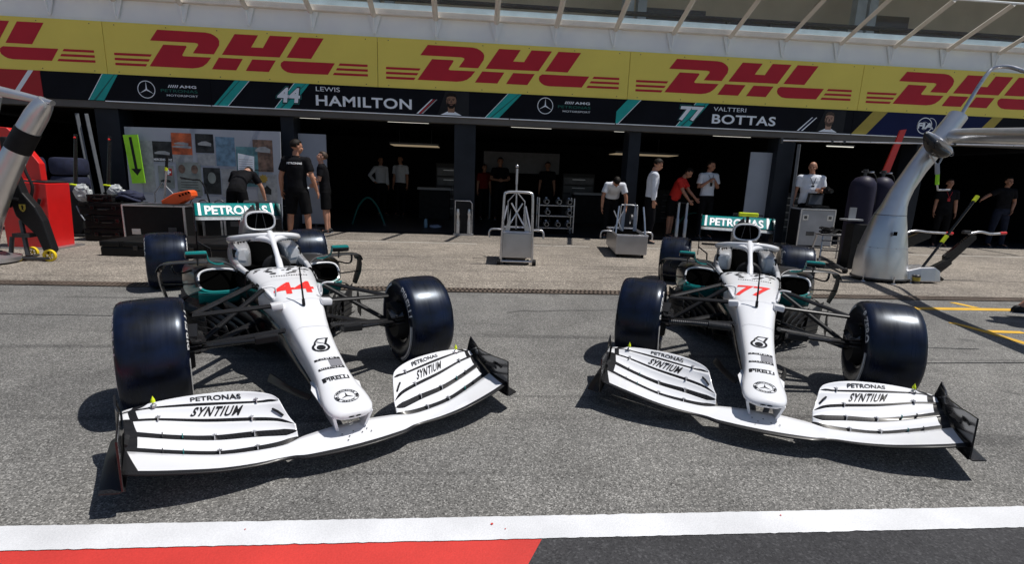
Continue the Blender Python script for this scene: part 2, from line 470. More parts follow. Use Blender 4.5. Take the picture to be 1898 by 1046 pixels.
def spline(pts, n):
    """Catmull-Rom through points, n samples in all."""
    P = [Vector(p) for p in pts]; out = []
    for k in range(n):
        u = k / (n - 1) * (len(P) - 1); i = min(int(u), len(P) - 2); t = u - i
        p0, p1, p2, p3 = P[max(i - 1, 0)], P[i], P[i + 1], P[min(i + 2, len(P) - 1)]
        out.append(0.5 * (2 * p1 + (p2 - p0) * t + (2 * p0 - 5 * p1 + 4 * p2 - p3) * t * t + (3 * p1 - p0 - 3 * p2 + p3) * t ** 3))
    return out

# ================================================================ ground
def sheet(name, x0, x1, y0, y1, z, m, parent=None):
    b = MB(); b.face([b.bm.verts.new(p) for p in ((x0, y0, z), (x1, y0, z), (x1, y1, z), (x0, y1, z))])
    o = b.build(name, m, parent); o['kind'] = 'structure'; return o
def flatpoly(name, polys, z, m):
    b = MB()
    for p in polys: b.face([b.bm.verts.new((x, y, z)) for x, y in p])
    o = b.build(name, m); o['kind'] = 'structure'; return o
sheet('ground', -400, 400, -300, 400, 0.0, 'asphalt')
sheet('garage_apron', -30, 34, 6.44, 12.82, 0.004, 'apron_concrete')
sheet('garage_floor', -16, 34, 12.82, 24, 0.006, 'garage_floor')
sheet('floor_mat', -6.4, 7.6, 12.62, 13.05, 0.009, 'mat_dark')
def ragged(name, x0, x1, y0, y1, z, m, amp=.002, step=.022):
    rr = random.Random(len(name)); n = int((x1 - x0) / step); b = MB()
    lo = [b.bm.verts.new((x0 + k * step, y0 + rr.uniform(-amp, amp) * (2.2 if rr.random() < .08 else 1), z)) for k in range(n + 1)]
    hi = [b.bm.verts.new((x0 + k * step, y1 + rr.uniform(-amp, amp) * (2.2 if rr.random() < .08 else 1), z)) for k in range(n + 1)]
    for k in range(n): b.face([lo[k], lo[k + 1], hi[k + 1], hi[k]])
    o = b.build(name, m); o['kind'] = 'structure'; return o
ragged('pit_lane_white_line', -6, 8, 1.772, 1.912, 0.008, 'line_white')
flatpoly('red_paint_speck', [[(x + r * math.cos(q), y + r * math.sin(q)) for q in [k * PI / 4 for k in range(8)]] for x, y, r in ((0.105, 1.862, .006), (0.16, 1.83, .003), (-.9, 1.86, .003), (1.4, 1.88, .004))], 0.0115, 'line_red')
flatpoly('painted_red_verge', [[(-30, 1.80), (0.318, 1.80), (0.306, 1.772), (-0.10, 1.0), (-0.9, -0.2), (-30, -0.2)]], 0.004, 'line_red')
flatpoly('painted_dark_verge', [[(0.306, 1.772), (0.318, 1.80), (30, 1.80), (30, -0.2), (-0.9, -0.2), (-0.10, 1.0)]], 0.004, 'dark_asphalt')
flatpoly('apron_white_line', [[(-9.5, 10.96), (0.10, 10.96), (0.10, 11.02), (-9.5, 11.02)], [(1.2, 10.94), (2.62, 10.94), (2.62, 11.0), (1.2, 11.0)], [(3.6, 10.93), (6.2, 10.93), (6.2, 10.99), (3.6, 10.99)], [(8.4, 10.93), (16, 10.93), (16, 10.99), (8.4, 10.99)]], 0.008, 'line_thin')
flatpoly('yellow_bay_marking', [[(4.9, 5.69), (8.6, 5.70), (8.6, 5.83), (4.9, 5.82)], [(6.47, 6.12), (6.56, 6.12), (6.63, 5.845), (6.52, 5.845)]], 0.004, 'line_yellow')
flatpoly('yellow_box_marking', [[(5.45, 5.12), (5.54, 5.12), (5.585, 4.82), (5.60, 4.42), (5.60, 3.9), (5.50, 3.9), (5.50, 4.5), (5.49, 4.80)], [(5.595, 4.83), (5.98, 4.80), (5.98, 4.71), (5.60, 4.735)]], 0.004, 'line_yellow')
flatpoly('tar_seam', [[(4.0, 4.235), (4.85, 4.188), (4.85, 4.20), (4.0, 4.243)], [(3.6, 3.80), (5.6, 3.842), (5.6, 3.86), (3.6, 3.812)], [(-4.9, 5.0), (-3.1, 4.96), (-3.1, 4.972), (-4.9, 5.01)]], 0.004, 'mat_dark')
_b = MB()
for _x in (-4.9,): _b.box((_x, 4.83, 0.004), (0.9, 0.06, 0.002))
tag(_b.build('white_bay_tick', 'line_white'), kind='structure')

_b = MB(); _r = random.Random(6)
for x0, y0, dx, dy, n in ((-1.1, 8.9, .16, -.05, 9), (1.9, 7.3, .14, .06, 8), (3.9, 9.2, .12, -.08, 9), (-3.4, 7.4, .15, .04, 8), (0.4, 5.3, .2, .03, 8), (2.2, 2.45, .12, .05, 7)):
    p = [(x0 + k * dx + _r.uniform(-.03, .03), y0 + k * dy + _r.uniform(-.05, .05)) for k in range(n)]
    for (xa, ya), (xb, yb) in zip(p, p[1:]):
        w = _r.uniform(.003, .007); _b.face([_b.bm.verts.new(q) for q in ((xa, ya - w, .0085), (xb, yb - w, .0085), (xb, yb + w, .0085), (xa, ya + w, .0085))])
tag(_b.build('pavement_crack', 'mat_dark'), kind='structure')
# slotted drain across the pit lane
dr = thing('drain_channel', 'rusty dark slotted drain grating running the width of the pit lane', 'drain', (0, 6.34, 0.0))
_b = MB(); _b.box((0, 0, 0.003), (60, 0.21, 0.004)); _b.build('channel', mat('drain_pit', (0.010, 0.009, 0.008), 0.8), dr)
mat('drain_iron', (0.13, 0.10, 0.08), 0.6, metal=0.2, var=0.35, scale=3)
_b = MB()
for k in range(-150, 230):
    _b.box((k * 0.058, -0.05, 0.010), (0.030, 0.088, 0.008))
    _b.box((k * 0.058 + 0.029, 0.05, 0.010), (0.030, 0.088, 0.008))
for y in (-0.098, 0.0, 0.098): _b.box((1, y, 0.0105), (60, 0.016, 0.010))
_b.build('grating', 'drain_iron', dr)

# ================================================================ pit building
FY = 12.6
bld = thing('pit_building', 'long pit garage building with open dark bays and a glazed balcony above the adverts', 'building', (0, FY, 0))
def wpart(b, name, m, parent=bld, **k):
    """Build in world coordinates and hang it under a thing whose base is not at the origin."""
    o = b.build(name, m, parent, **k)
    p = parent; off = Vector((0, 0, 0))
    while p: off += p.location; p = p.parent
    o.location = -off; return o
b = MB(); b.box((3, 12.73, 4.76), (44, 0.16, 0.58)); wpart(b, 'upper_wall', 'wall_white')
b = MB(); b.box((3, 12.60, 5.06), (44, 0.14, 0.13), bev=0.01); wpart(b, 'edge_beam', 'beam_beige')
b = MB(); b.box((3, 12.78, 5.18), (44, 0.08, 0.24)); wpart(b, 'balcony_kerb', 'sill_blue')
b = MB(); b.box((3, 14.7, 4.90), (44, 4.0, 0.2)); wpart(b, 'balcony_floor', 'interior_grey')
b = MB(); b.box((3, 12.78, 2.78), (44, 0.30, 0.15)); b.box((3, 12.66, 2.845), (44, 0.05, 0.012)); wpart(b, 'lintel', 'lintel_grey')
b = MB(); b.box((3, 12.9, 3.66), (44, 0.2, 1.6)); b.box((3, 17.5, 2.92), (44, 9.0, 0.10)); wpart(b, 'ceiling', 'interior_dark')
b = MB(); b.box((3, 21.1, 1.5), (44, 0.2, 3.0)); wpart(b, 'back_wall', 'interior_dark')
for x in (-8.45, -4.43, -0.225, 4.02, 8.02, 11.75, 16.6):
    w = 0.52 if x in (-8.45, -0.225) else (0.46 if x == 8.02 else 0.30)
    b = MB(); b.box((x, 12.98, 1.36), (w, 0.5, 2.70), bev=0.01); wpart(b, 'pillar', 'pillar_dark')
for x in (-14.2, -8.45, 8.35, 12.2, 17.5):
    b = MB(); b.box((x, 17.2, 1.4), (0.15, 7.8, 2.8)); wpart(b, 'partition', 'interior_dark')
# balcony posts, brackets and glass
PX = [0.467 + (1.410 if k > 0 else 1.396) * k for k in range(-11, 12)]
for x in PX:
    b = MB(); b.tube([(x, 12.56, 4.96), (x, 11.12, 5.575)], 0.062, 4); wpart(b, 'balcony_post', 'beam_beige')
    b = MB(); b.prism([(-0.15, 4.99), (0.15, 4.99), (0.03, 4.60), (-0.03, 4.60)], 0.02, lambda u, v, w: (x + u, 12.60 + w, v))
    b.prism([(12.50, 4.99), (12.64, 4.99), (12.64, 4.62), (12.60, 4.60)], 0.03, lambda u, v, w: (x - 0.015 + w, u, v))
    b.lathe([(0.0, -0.03), (0.022, -0.03), (0.022, 0.0), (0.0, 0.0)], (x, 12.60, 4.66), 'Y', 8)
    wpart(b, 'bracket', 'wall_white')
for x in PX[:-1]:
    b = MB(); b.prism([(12.50, 5.02), (11.20, 5.585), (11.206, 5.597), (12.506, 5.032)], 1.3975 - 0.10, lambda u, v, w: (x + 0.05 + w, u, v))
    wpart(b, 'balcony_glass', 'glass_clear')
b = MB(); b.tube([(-16, 11.13, 5.60), (18, 11.13, 5.60)], 0.022, 8); wpart(b, 'top_rail', 'wall_white')
b = MB(); b.tube([(-16, 13.6, 5.66), (19, 13.6, 5.68)], 0.055, 10); wpart(b, 'handrail', 'pillar_dark')
# set-back lounge front: glazing below, blinds and soffit above
b = MB(); b.box((-6, 16.6, 6.4), (26, 0.2, 3.0)); b.box((14, 16.6, 7.3), (14, 0.2, 1.5)); wpart(b, 'lounge_wall', 'soffit_beige')
b = MB(); b.box((3, 14.9, 8.05), (44, 4.4, 0.15)); wpart(b, 'roof_soffit', 'soffit_beige')
b = MB(); b.box((14, 16.62, 5.75), (14, 0.1, 1.6)); b.box((6.0, 16.45, 6.5), (2.2, 0.06, 0.5)); b.box((13.2, 16.45, 6.75), (1.3, 0.05, 0.4)); wpart(b, 'lounge_window', 'lens_dark')
for x in (-2.65, 4.55, 11.6, -9.5):
    b = MB(); b.box((x - 0.19, 15.5, 6.4), (0.30, 0.25, 3.2)); b.box((x + 0.22, 15.55, 6.4), (0.26, 0.25, 3.2)); wpart(b, 'balcony_column', mat('column_blue', (0.42, 0.50, 0.55), 0.5, var=0.2, scale=2.5))
for x in (7.9, 9.3, 10.6, 13.0, 14.2):
    b = MB(); b.box((x, 16.5, 5.8), (0.05, 0.06, 1.5)); wpart(b, 'window_bar', 'metal_dark')
# grey shutter guides between bays
for x0, x1 in ((-8.97, -8.74), (-8.77, -8.50), (8.23, 8.21)):
    b = MB(); b.tube([(x0, 12.55, 2.55), (x1, 12.45, 0.02)], 0.045, 4); wpart(b, 'shutter_guide', mat('guide_grey', (0.13, 0.14, 0.155), .5, var=.15))

# ---------------------------------------------------------------- yellow advertising boards
DHL = [[(0.982, 4.189), (1.155, 4.422), (2.175, 4.419), (2.290, 4.402), (2.374, 4.364), (2.440, 4.312), (2.468, 4.258), (2.457, 4.162), (2.329, 3.969), (1.875, 3.967), (2.005, 4.147), (1.995, 4.176), (1.938, 4.189)],
 [(0.915, 3.645), (1.254, 4.117), (1.742, 4.118), (1.751, 4.093), (1.639, 3.914), (1.666, 3.895), (2.264, 3.898), (2.165, 3.774), (2.07, 3.70), (1.968, 3.664), (1.835, 3.645)],
 [(2.502, 3.968), (2.812, 4.42), (3.321, 4.421), (3.153, 4.16), (3.412, 4.161), (3.579, 4.428), (4.067, 4.43), (3.765, 3.975)],
 [(2.26, 3.648), (2.428, 3.904), (2.952, 3.904), (2.79, 3.65)], [(3.0, 3.65), (3.162, 3.904), (3.678, 3.906), (3.509, 3.65)],
 [(3.922, 3.98), (4.224, 4.431), (4.766, 4.432), (4.466, 3.98)],
 [(3.858, 3.908), (4.995, 3.912), (4.828, 3.655), (4.03, 3.648), (3.92, 3.665), (3.855, 3.699), (3.80, 3.745), (3.778, 3.802), (3.793, 3.866)],
 [(0.19, 3.894), (0.99, 3.899), (0.955, 3.848), (0.19, 3.843)], [(0.19, 3.789), (0.937, 3.793), (0.90, 3.741), (0.19, 3.737)], [(0.19, 3.684), (0.871, 3.688), (0.835, 3.636), (0.19, 3.632)],
 [(5.11, 3.917), (5.736, 3.92), (5.736, 3.869), (5.075, 3.866)], [(5.048, 3.812), (5.738, 3.816), (5.738, 3.765), (5.012, 3.761)], [(4.977, 3.706), (5.738, 3.711), (5.738, 3.66), (4.94, 3.655)]]
DW = 5.965
DLAB = ['yellow advertising board at the far left showing only part of its red lettering', 'yellow advertising board with red DHL lettering above the 44 and first star sign', 'yellow advertising board with red DHL lettering, centred over the second star sign', 'yellow advertising board with red DHL lettering above the 77 name sign', 'yellow advertising board with red DHL lettering partly behind the gantry hoop']
for k in range(-1, 4):
    x0 = -8.233 + DW * k
    t = thing('advertising_board', DLAB[k + 1], 'advert board', (x0, FY, 3.44), 0, 'yellow adverts along the pit building')
    b = MB(); b.box((DW / 2, 0.022, 0.545), (DW - 0.012, 0.044, 1.09)); b.build('board', 'yellow_board', t)
    b = MB()
    for p in DHL: b.flat(poly2d(p), lambda u, v: (u, -0.004, v - 3.44))
    b.build('lettering', 'red_letters', t)
    b = MB()
    for q in range(6):
        for zz in (0.05, 1.03): b.lathe([(0.0, -0.006), (0.011, -0.004), (0.011, 0.0)], (0.25 + q * 1.09, 0, zz), 'Y', 8)
    b.build('fixing', 'metal_dark', t)

# ---------------------------------------------------------------- garage name boards
BZ0, BZ1 = 2.862, 3.436
def nameboard(x0, x1, label, m='board_black', lip=True):
    t = thing('name_sign', label, 'sign', (x0, FY, BZ0), 0, 'garage name signs under the adverts')
    b = MB(); b.box(((x1 - x0) / 2, 0.02, (BZ1 - BZ0) / 2), (x1 - x0 - 0.006, 0.04, BZ1 - BZ0)); b.build('board', m, t)
    if lip:
        b = MB(); b.box(((x1 - x0) / 2, -0.012, -0.012), (x1 - x0 - 0.03, 0.03, 0.02)); b.build('edge_strip', 'print_white', t)
    return t
def onsign(t, name, vts, m, w=0.0):
    b = MB(); ox = t.location.x
    for vt in vts: b.flat(vt, lambda u, v: (u - ox, -0.003 - w, v - BZ0))
    return b.build(name, m, t)
def off2d(vt, du, dv): return ([(x + du, y + dv) for x, y in vt[0]], vt[1])
def words(t, body, x, z, w, h, m, bold=0.02, name='lettering', shear=0.0, lvl=0.001):
    return onsign(t, name, [off2d(text2d(body, w, h, bold, shear, 1.0 + 3 * bold), x, z)], m, lvl)
def teal_stripe(t, xb, xt, wid=0.32, white_left=True):
    """xb, xt: left edge at the bottom and at the top."""
    onsign(t, 'stripe', [poly2d([(xb, BZ0), (xb + wid, BZ0), (xt + wid, BZ1), (xt, BZ1)])], 'teal_print')
    onsign(t, 'stripe_shade', [poly2d([(xb + (0.10 if white_left else 0.06), BZ0), (xb + (0.15 if white_left else 0.10), BZ0), (xt + (0.26 if white_left else 0.12), BZ1), (xt + (0.24 if white_left else 0.10), BZ1)])], 'teal_dark', 0.001)
    e = -0.018 if white_left else wid
    onsign(t, 'stripe_edge', [poly2d([(xb + e, BZ0), (xb + e + 0.018, BZ0), (xt + e + 0.018, BZ1), (xt + e, BZ1)])], 'print_white', 0.001)
def star_logo(t, cx, cz):
    onsign(t, 'star_emblem', [ring2d(cx, cz, 0.175, 0.192), star2d(cx, cz, 0.178, 0.11)], 'print_white')
    x = cx + 0.43
    bars = [poly2d([(x + 0.04 + k * 0.045, cz + 0.065), (x + 0.062 + k * 0.045, cz + 0.065), (x + 0.092 + k * 0.045, cz + 0.125), (x + 0.07 + k * 0.045, cz + 0.125)]) for k in range(5)]
    onsign(t, 'stripe_emblem', bars, 'print_white')
    words(t, 'AMG', x + 0.29, cz + 0.065, 0.37, 0.06, 'print_white', 0.03)
    words(t, 'PETRONAS', x - 0.12, cz - 0.035, 0.80, 0.062, 'print_green', 0.01)
    words(t, 'MOTORSPORT', x + 0.0, cz - 0.125, 0.68, 0.042, 'print_white', 0.005)
def portrait(t, cx, z0, hair, beard, flag):
    onsign(t, 'portrait_backdrop', [poly2d([(cx - 0.32, BZ0 + 0.02), (cx + 0.42, BZ0 + 0.02), (cx + 0.42, BZ1 - 0.01), (cx - 0.14, BZ1 - 0.01)])], mat('portrait_grey', (0.014, 0.015, 0.018), 0.5, var=0.4, scale=2))
    for i, c in enumerate(flag):
        onsign(t, 'flag_streak', [poly2d([(cx - 0.82 + 0.055 * i, BZ0 + 0.025), (cx - 0.775 + 0.055 * i, BZ0 + 0.025), (cx - 0.44 + 0.055 * i, BZ0 + 0.36), (cx - 0.47 + 0.055 * i, BZ0 + 0.36)])], c, 0.001)
    el = lambda x, z, a, c, n=24: poly2d([(x + a * math.cos(2 * PI * i / n), z + c * math.sin(2 * PI * i / n)) for i in range(n)])
    onsign(t, 'collar', [poly2d([(cx - 0.25, BZ0 + 0.022), (cx + 0.25, BZ0 + 0.022), (cx + 0.16, BZ0 + 0.065), (cx + 0.09, BZ0 + 0.10), (cx - 0.09, BZ0 + 0.10), (cx - 0.16, BZ0 + 0.065)])], 'print_white', 0.001)
    onsign(t, 'neck', [poly2d([(cx - 0.075, BZ0 + 0.08), (cx + 0.075, BZ0 + 0.08), (cx + 0.085, z0 - 0.02), (cx - 0.085, z0 - 0.02)])], hair[1], 0.002)
    onsign(t, 'face', [el(cx, z0, 0.118, 0.165)], hair[1], 0.003)
    onsign(t, 'cheek_shade', [poly2d([(cx - 0.115, z0 + 0.06), (cx - 0.07, z0 + 0.03), (cx - 0.06, z0 - 0.08), (cx - 0.03, z0 - 0.16), (cx - 0.085, z0 - 0.11)])], mat('portrait_shade', (0.10, 0.05, 0.032), 0.5), 0.0035)
    onsign(t, 'beard', [poly2d([(cx - 0.112, z0 - 0.02), (cx - 0.09, z0 - 0.05), (cx - 0.05, z0 - 0.065), (cx + 0.05, z0 - 0.065), (cx + 0.09, z0 - 0.05), (cx + 0.112, z0 - 0.02), (cx + 0.095, z0 - 0.11), (cx + 0.04, z0 - 0.168), (cx - 0.04, z0 - 0.168), (cx - 0.095, z0 - 0.11)])], beard, 0.004)
    onsign(t, 'mouth', [el(cx, z0 - 0.088, 0.038, 0.011, 12)], mat('portrait_lip', (0.22, 0.09, 0.07), 0.5), 0.005)
    onsign(t, 'nose', [poly2d([(cx - 0.01, z0 + 0.02), (cx + 0.012, z0 + 0.02), (cx + 0.026, z0 - 0.045), (cx - 0.026, z0 - 0.045)])], 'portrait_shade', 0.004)
    onsign(t, 'eyes', [el(cx - 0.048, z0 + 0.022, 0.02, 0.008, 10), el(cx + 0.048, z0 + 0.022, 0.02, 0.008, 10), poly2d([(cx - 0.08, z0 + 0.045), (cx - 0.02, z0 + 0.042), (cx - 0.02, z0 + 0.053), (cx - 0.075, z0 + 0.06)]), poly2d([(cx + 0.08, z0 + 0.045), (cx + 0.02, z0 + 0.042), (cx + 0.02, z0 + 0.053), (cx + 0.075, z0 + 0.06)])], 'hair_dark', 0.005)
    onsign(t, 'hair', [poly2d([(cx - 0.122, z0 + 0.03), (cx - 0.105, z0 + 0.085), (cx - 0.05, z0 + 0.108), (cx + 0.05, z0 + 0.108), (cx + 0.105, z0 + 0.085), (cx + 0.122, z0 + 0.03), (cx + 0.128, z0 + 0.10), (cx + 0.09, z0 + 0.165), (cx + 0.02, z0 + 0.188), (cx - 0.06, z0 + 0.182), (cx - 0.115, z0 + 0.13)])], hair[0], 0.005)
def number(t, body, x, z, w, h):
    vs, fs = text2d(body, w, h, 0.035, 0.12)
    big = text2d(body, w + 0.07, h + 0.07, 0.06, 0.12)
    onsign(t, 'number_shadow', [off2d(big, x - 0.035, z - 0.035)], 'teal_dark', 0.002)
    big = text2d(body, w + 0.035, h + 0.035, 0.05, 0.12)
    onsign(t, 'number_outline', [off2d(big, x - 0.0175, z - 0.0175)], 'board_black', 0.003)
    onsign(t, 'number', [off2d((vs, fs), x, z)], 'print_white', 0.004)

t = nameboard(-16.0, -9.66, 'plain red sign with a white slash at the far left end of the black signs', 'board_red', lip=False)
onsign(t, 'slash', [poly2d([(-10.34, BZ0), (-10.23, BZ0), (-9.79, BZ1), (-9.90, BZ1)])], 'print_white')
t = nameboard(-9.66, -8.354, 'short black sign with one teal stripe beside the red sign', lip=False)
onsign(t, 'red_end', [poly2d([(-9.66, BZ0 + 0.52), (-9.66, BZ1), (-9.645, BZ1)])], 'board_red')
teal_stripe(t, -8.70, -8.34 + 0.0, 0.32)
t = nameboard(-8.354, -6.041, 'black sign with a star emblem to the left of the number 44')
star_logo(t, -7.441, 3.143)
t = nameboard(-6.041, 0.839, 'black sign reading 44 LEWIS HAMILTON with a photo of a bearded dark-haired man')
teal_stripe(t, -6.00, -5.49, 0.31, False)
teal_stripe(t, -4.63, -4.16, 0.33)
number(t, '44', -4.57, 3.0, 0.52, 0.33)
words(t, 'LEWIS', -3.69, 3.285, 0.545, 0.10, 'print_white', 0.0)
words(t, 'HAMILTON', -3.70, 2.965, 2.21, 0.235, 'print_white', 0.022)
portrait(t, -0.56, 3.20, ('hair_dark', mat('portrait_tan', (0.24, 0.125, 0.072), 0.5, var=0.06)), 'hair_dark', ('print_white', 'red_letters', 'print_grey'))
teal_stripe(t, 0.26, 0.80, 0.32)
t = nameboard(0.839, 3.451, 'black sign with a star emblem to the left of the number 77')
star_logo(t, 1.697, 3.197)
teal_stripe(t, 3.16, 3.69, 0.34, False) if False else None
t = nameboard(3.451, 9.588, 'black sign reading 77 VALTTERI BOTTAS with a photo of a fair-bearded man')
onsign(t, 'stripe', [poly2d([(3.455, BZ0), (3.51, BZ0), (4.04, BZ1), (3.72, BZ1), (3.455, BZ0 + 0.28)])], 'teal_print')
onsign(t, 'stripe_edge', [poly2d([(3.51, BZ0), (3.53, BZ0), (4.06, BZ1), (4.04, BZ1)])], 'print_white', 0.001)
teal_stripe(t, 4.99, 5.45, 0.33)
number(t, '77', 5.04, 3.0, 0.62, 0.345)
words(t, 'VALTTERI', 5.904, 3.265, 0.84, 0.095, 'print_white', 0.0)
words(t, 'BOTTAS', 5.89, 2.965, 1.66, 0.225, 'print_white', 0.022)
portrait(t, 8.96, 3.185, ('hair_brown', mat('portrait_fair', (0.42, 0.25, 0.175), 0.5, var=0.06)), mat('portrait_beard', (0.085, 0.045, 0.027), 0.5, var=.2) and 'portrait_beard', ('print_white', 'board_navy', 'print_white'))
t = nameboard(9.588, 18.0, 'navy blue sign with gold stripes and a white FIA emblem at the right end')
onsign(t, 'black_end', [poly2d([(9.59, BZ0), (9.60, BZ0), (10.10, BZ1), (9.59, BZ1)])], 'board_black')
t['label'] = 'navy blue sign with gold stripes and a white FIA emblem beside the gantry'
onsign(t, 'board_field', [poly2d([(10.0, BZ0), (13.1, BZ0), (13.6, BZ1), (10.5, BZ1)])], 'board_navy')
for q in ([(9.60, BZ0), (10.0, BZ0), (10.5, BZ1), (10.1, BZ1)], [(12.9, BZ0), (13.25, BZ0), (13.7, BZ1), (13.4, BZ1)]): onsign(t, 'gold_stripe', [poly2d(q)], 'print_gold', 0.001)
onsign(t, 'round_emblem', [ring2d(11.56, 3.145, 0.185, 0.205), ring2d(11.70, 3.155, 0.175, 0.188, 40, -1.5, 1.7)] + [off2d(text2d('FIA', 0.46, 0.15, 0.05), 11.36, 3.07)] + [ring2d(11.56, 3.145, 0.09, 0.098, 24, 0.6, 2.5), ring2d(11.56, 3.145, 0.09, 0.098, 24, 3.9, 5.6)], 'print_white', 0.002)

# ---------------------------------------------------------------- lamps inside the garages
for i, (xa, xb, y, z, lab) in enumerate(((-2.15, -1.11, 13.05, 2.72, 'thin lit ceiling tube just inside the garage left of the middle pillar'), (0.9, 1.96, 13.05, 2.72, 'thin lit ceiling tube just inside the garage right of the middle pillar'), (3.54, 3.84, 13.05, 2.72, 'short lit ceiling tube left of the narrow dark pillar'), (6.16, 7.22, 13.05, 2.72, 'thin lit ceiling tube in the garage under the 77 sign'), (9.3, 10.1, 13.05, 2.58, 'thin lit ceiling tube right of the photographer'), (-4.25, -3.73, 13.05, 2.72, 'short lit ceiling tube over the big man in black'))):
    t = thing('tube_light', lab, 'ceiling lamp', ((xa + xb) / 2, y, z), 0, 'tube lamps inside the garages')
    b = MB(); b.box((0, 0, 0.03), (xb - xa, 0.06, 0.03)); b.build('housing', 'metal_dark', t)
    b = MB(); b.tube([(-(xb - xa) / 2 + 0.02, 0, 0), ((xb - xa) / 2 - 0.02, 0, 0)], 0.012, 8); b.build('tube', 'light_tube', t)
    b = MB(); b.box((0, 0, 0.11), (0.03, 0.03, 0.14)); b.build('hanger', 'metal_dark', t)
for xa, xb, lab in ((-2.6, -1.1, 'warm glowing light panel hung over the two men deep in the garage'), (4.5, 6.6, 'warm glowing light panel behind the narrow dark pillar')):
    t = thing('panel_light', lab, 'ceiling lamp', ((xa + xb) / 2, 16.6, 2.34), 0, 'warm lamps deep in the garages')
    b = MB(); b.box((0, 0, 0.05), (xb - xa, 0.9, 0.06)); b.build('housing', 'metal_dark', t)
    b = MB(); b.box((0, 0, 0.012), (xb - xa - 0.05, 0.84, 0.012)); b.build('diffuser', 'light_warm', t)
    b = MB()
    for q in (-0.5, 0.5): b.tube([(q, 0, 0.07), (q, 0, 0.54)], 0.01, 6)
    b.build('hanger', 'metal_dark', t)

# ================================================================ racing cars
# car frame: x to the viewer's right when facing the nose, y towards the tail, z up, origin under the front axle
BODY = [  # y, half width, top, waist, bottom, roundness
 (-1.122, .040, .200, .190, .180, 2.2), (-1.114, .075, .213, .190, .172, 2.3), (-1.094, .101, .226, .194, .168, 2.4), (-1.05, .117, .237, .198, .166, 2.5),
 (-.99, .123, .246, .202, .166, 2.6), (-.92, .121, .258, .208, .166, 2.8), (-.84, .113, .273, .212, .168, 3.0), (-.76, .104, .294, .225, .174, 3.3),
 (-.66, .101, .322, .242, .186, 3.6), (-.55, .103, .352, .262, .200, 3.8), (-.45, .107, .382, .285, .215, 3.8), (-.34, .113, .420, .315, .232, 3.9),
 (-.24, .121, .462, .350, .250, 3.4), (-.14, .130, .508, .40, .270, 3.5), (-.05, .139, .548, .45, .31, 3.7), (.02, .147, .570, .47, .34, 3.8),
 (.12, .163, .590, .49, .36, 3.8), (.25, .185, .612, .50, .38, 3.8), (.40, .207, .632, .51, .39, 3.8), (.55, .226, .648, .52, .39, 3.8),
 (.70, .243, .662, .53, .39, 3.8), (.82, .255, .672, .54, .39, 3.8), (.88, .260, .664, .54, .39, 3.6)]
def ztop(x, y):
    hw, zt, zm, zb, n = interp(BODY, y)
    q = min(abs(x) / hw, 0.995)
    return zm + (zt - zm) * (1 - q ** n) ** (1 / n)
def se_ring(y, cx, a, zt, zm, zb, n, seg=36):
    r = []
    for k in range(seg):
        t = 2 * PI * k / seg; c, s = math.cos(t), math.sin(t)
        x = cx + a * math.copysign(abs(c) ** (2 / n), c)
        z = zm + (zt - zm) * abs(s) ** (2 / n) if s >= 0 else zm - (zm - zb) * abs(s) ** (2 / n)
        r.append((x, y, z))
    return r
def tabsample(tab, n):
    pts = [Vector(t[:3]) for t in tab]; ps = [Vector(t[3:6]) for t in tab]
    a = spline(pts, n); b = spline(ps, n)
    return [(*p, *q) for p, q in zip(a, b)]
# front wing lines, inner to outer end (x, y, z)
W_LE = [(.262, -1.185, .067), (.31, -1.158, .067), (.36, -1.150, .069), (.465, -1.163, .080), (.60, -1.165, .098), (.72, -1.152, .118), (.85, -1.120, .135), (.968, -1.078, .151)]
W_S4 = [(.262, -1.030, .096), (.33, -1.045, .089), (.449, -1.033, .088), (.607, -.995, .091), (.78, -.930, .112), (.935, -.870, .139), (.974, -.858, .147)]
W_S3 = [(.262, -1.015, .125), (.34, -.985, .121), (.449, -.938, .120), (.619, -.876, .118), (.78, -.820, .142), (.935, -.764, .173), (.980, -.748, .182)]
W_S2 = [(.264, -.990, .152), (.33, -.922, .163), (.449, -.859, .168), (.65, -.770, .173), (.849, -.690, .194), (.955, -.655, .200), (.988, -.644, .202)]
W_S1 = [(.312, -.852, .237), (.36, -.820, .235), (.415, -.791, .231), (.64, -.690, .228), (.866, -.610, .230), (.968, -.582, .220), (.994, -.575, .214)]
W_TE = [(.316, -.846, .242), (.345, -.800, .258), (.42, -.742, .268), (.52, -.686, .270), (.64, -.638, .264), (.755, -.596, .253), (.87, -.567, .238), (.97, -.545, .217), (.998, -.540, .208)]
WL = [W_LE, W_S4, W_S3, W_S2, W_S1, W_TE]
def line_at_x(L, x):
    y, z = interp(L, x); return Vector((x, y, z))
SLOT = [0, .042, .042, .024, .020, 0]

def word_on(parent, vts, fn, m, name):
    b = MB()
    for vt in vts: b.flat(vt, fn)
    return b.build(name, m, parent)

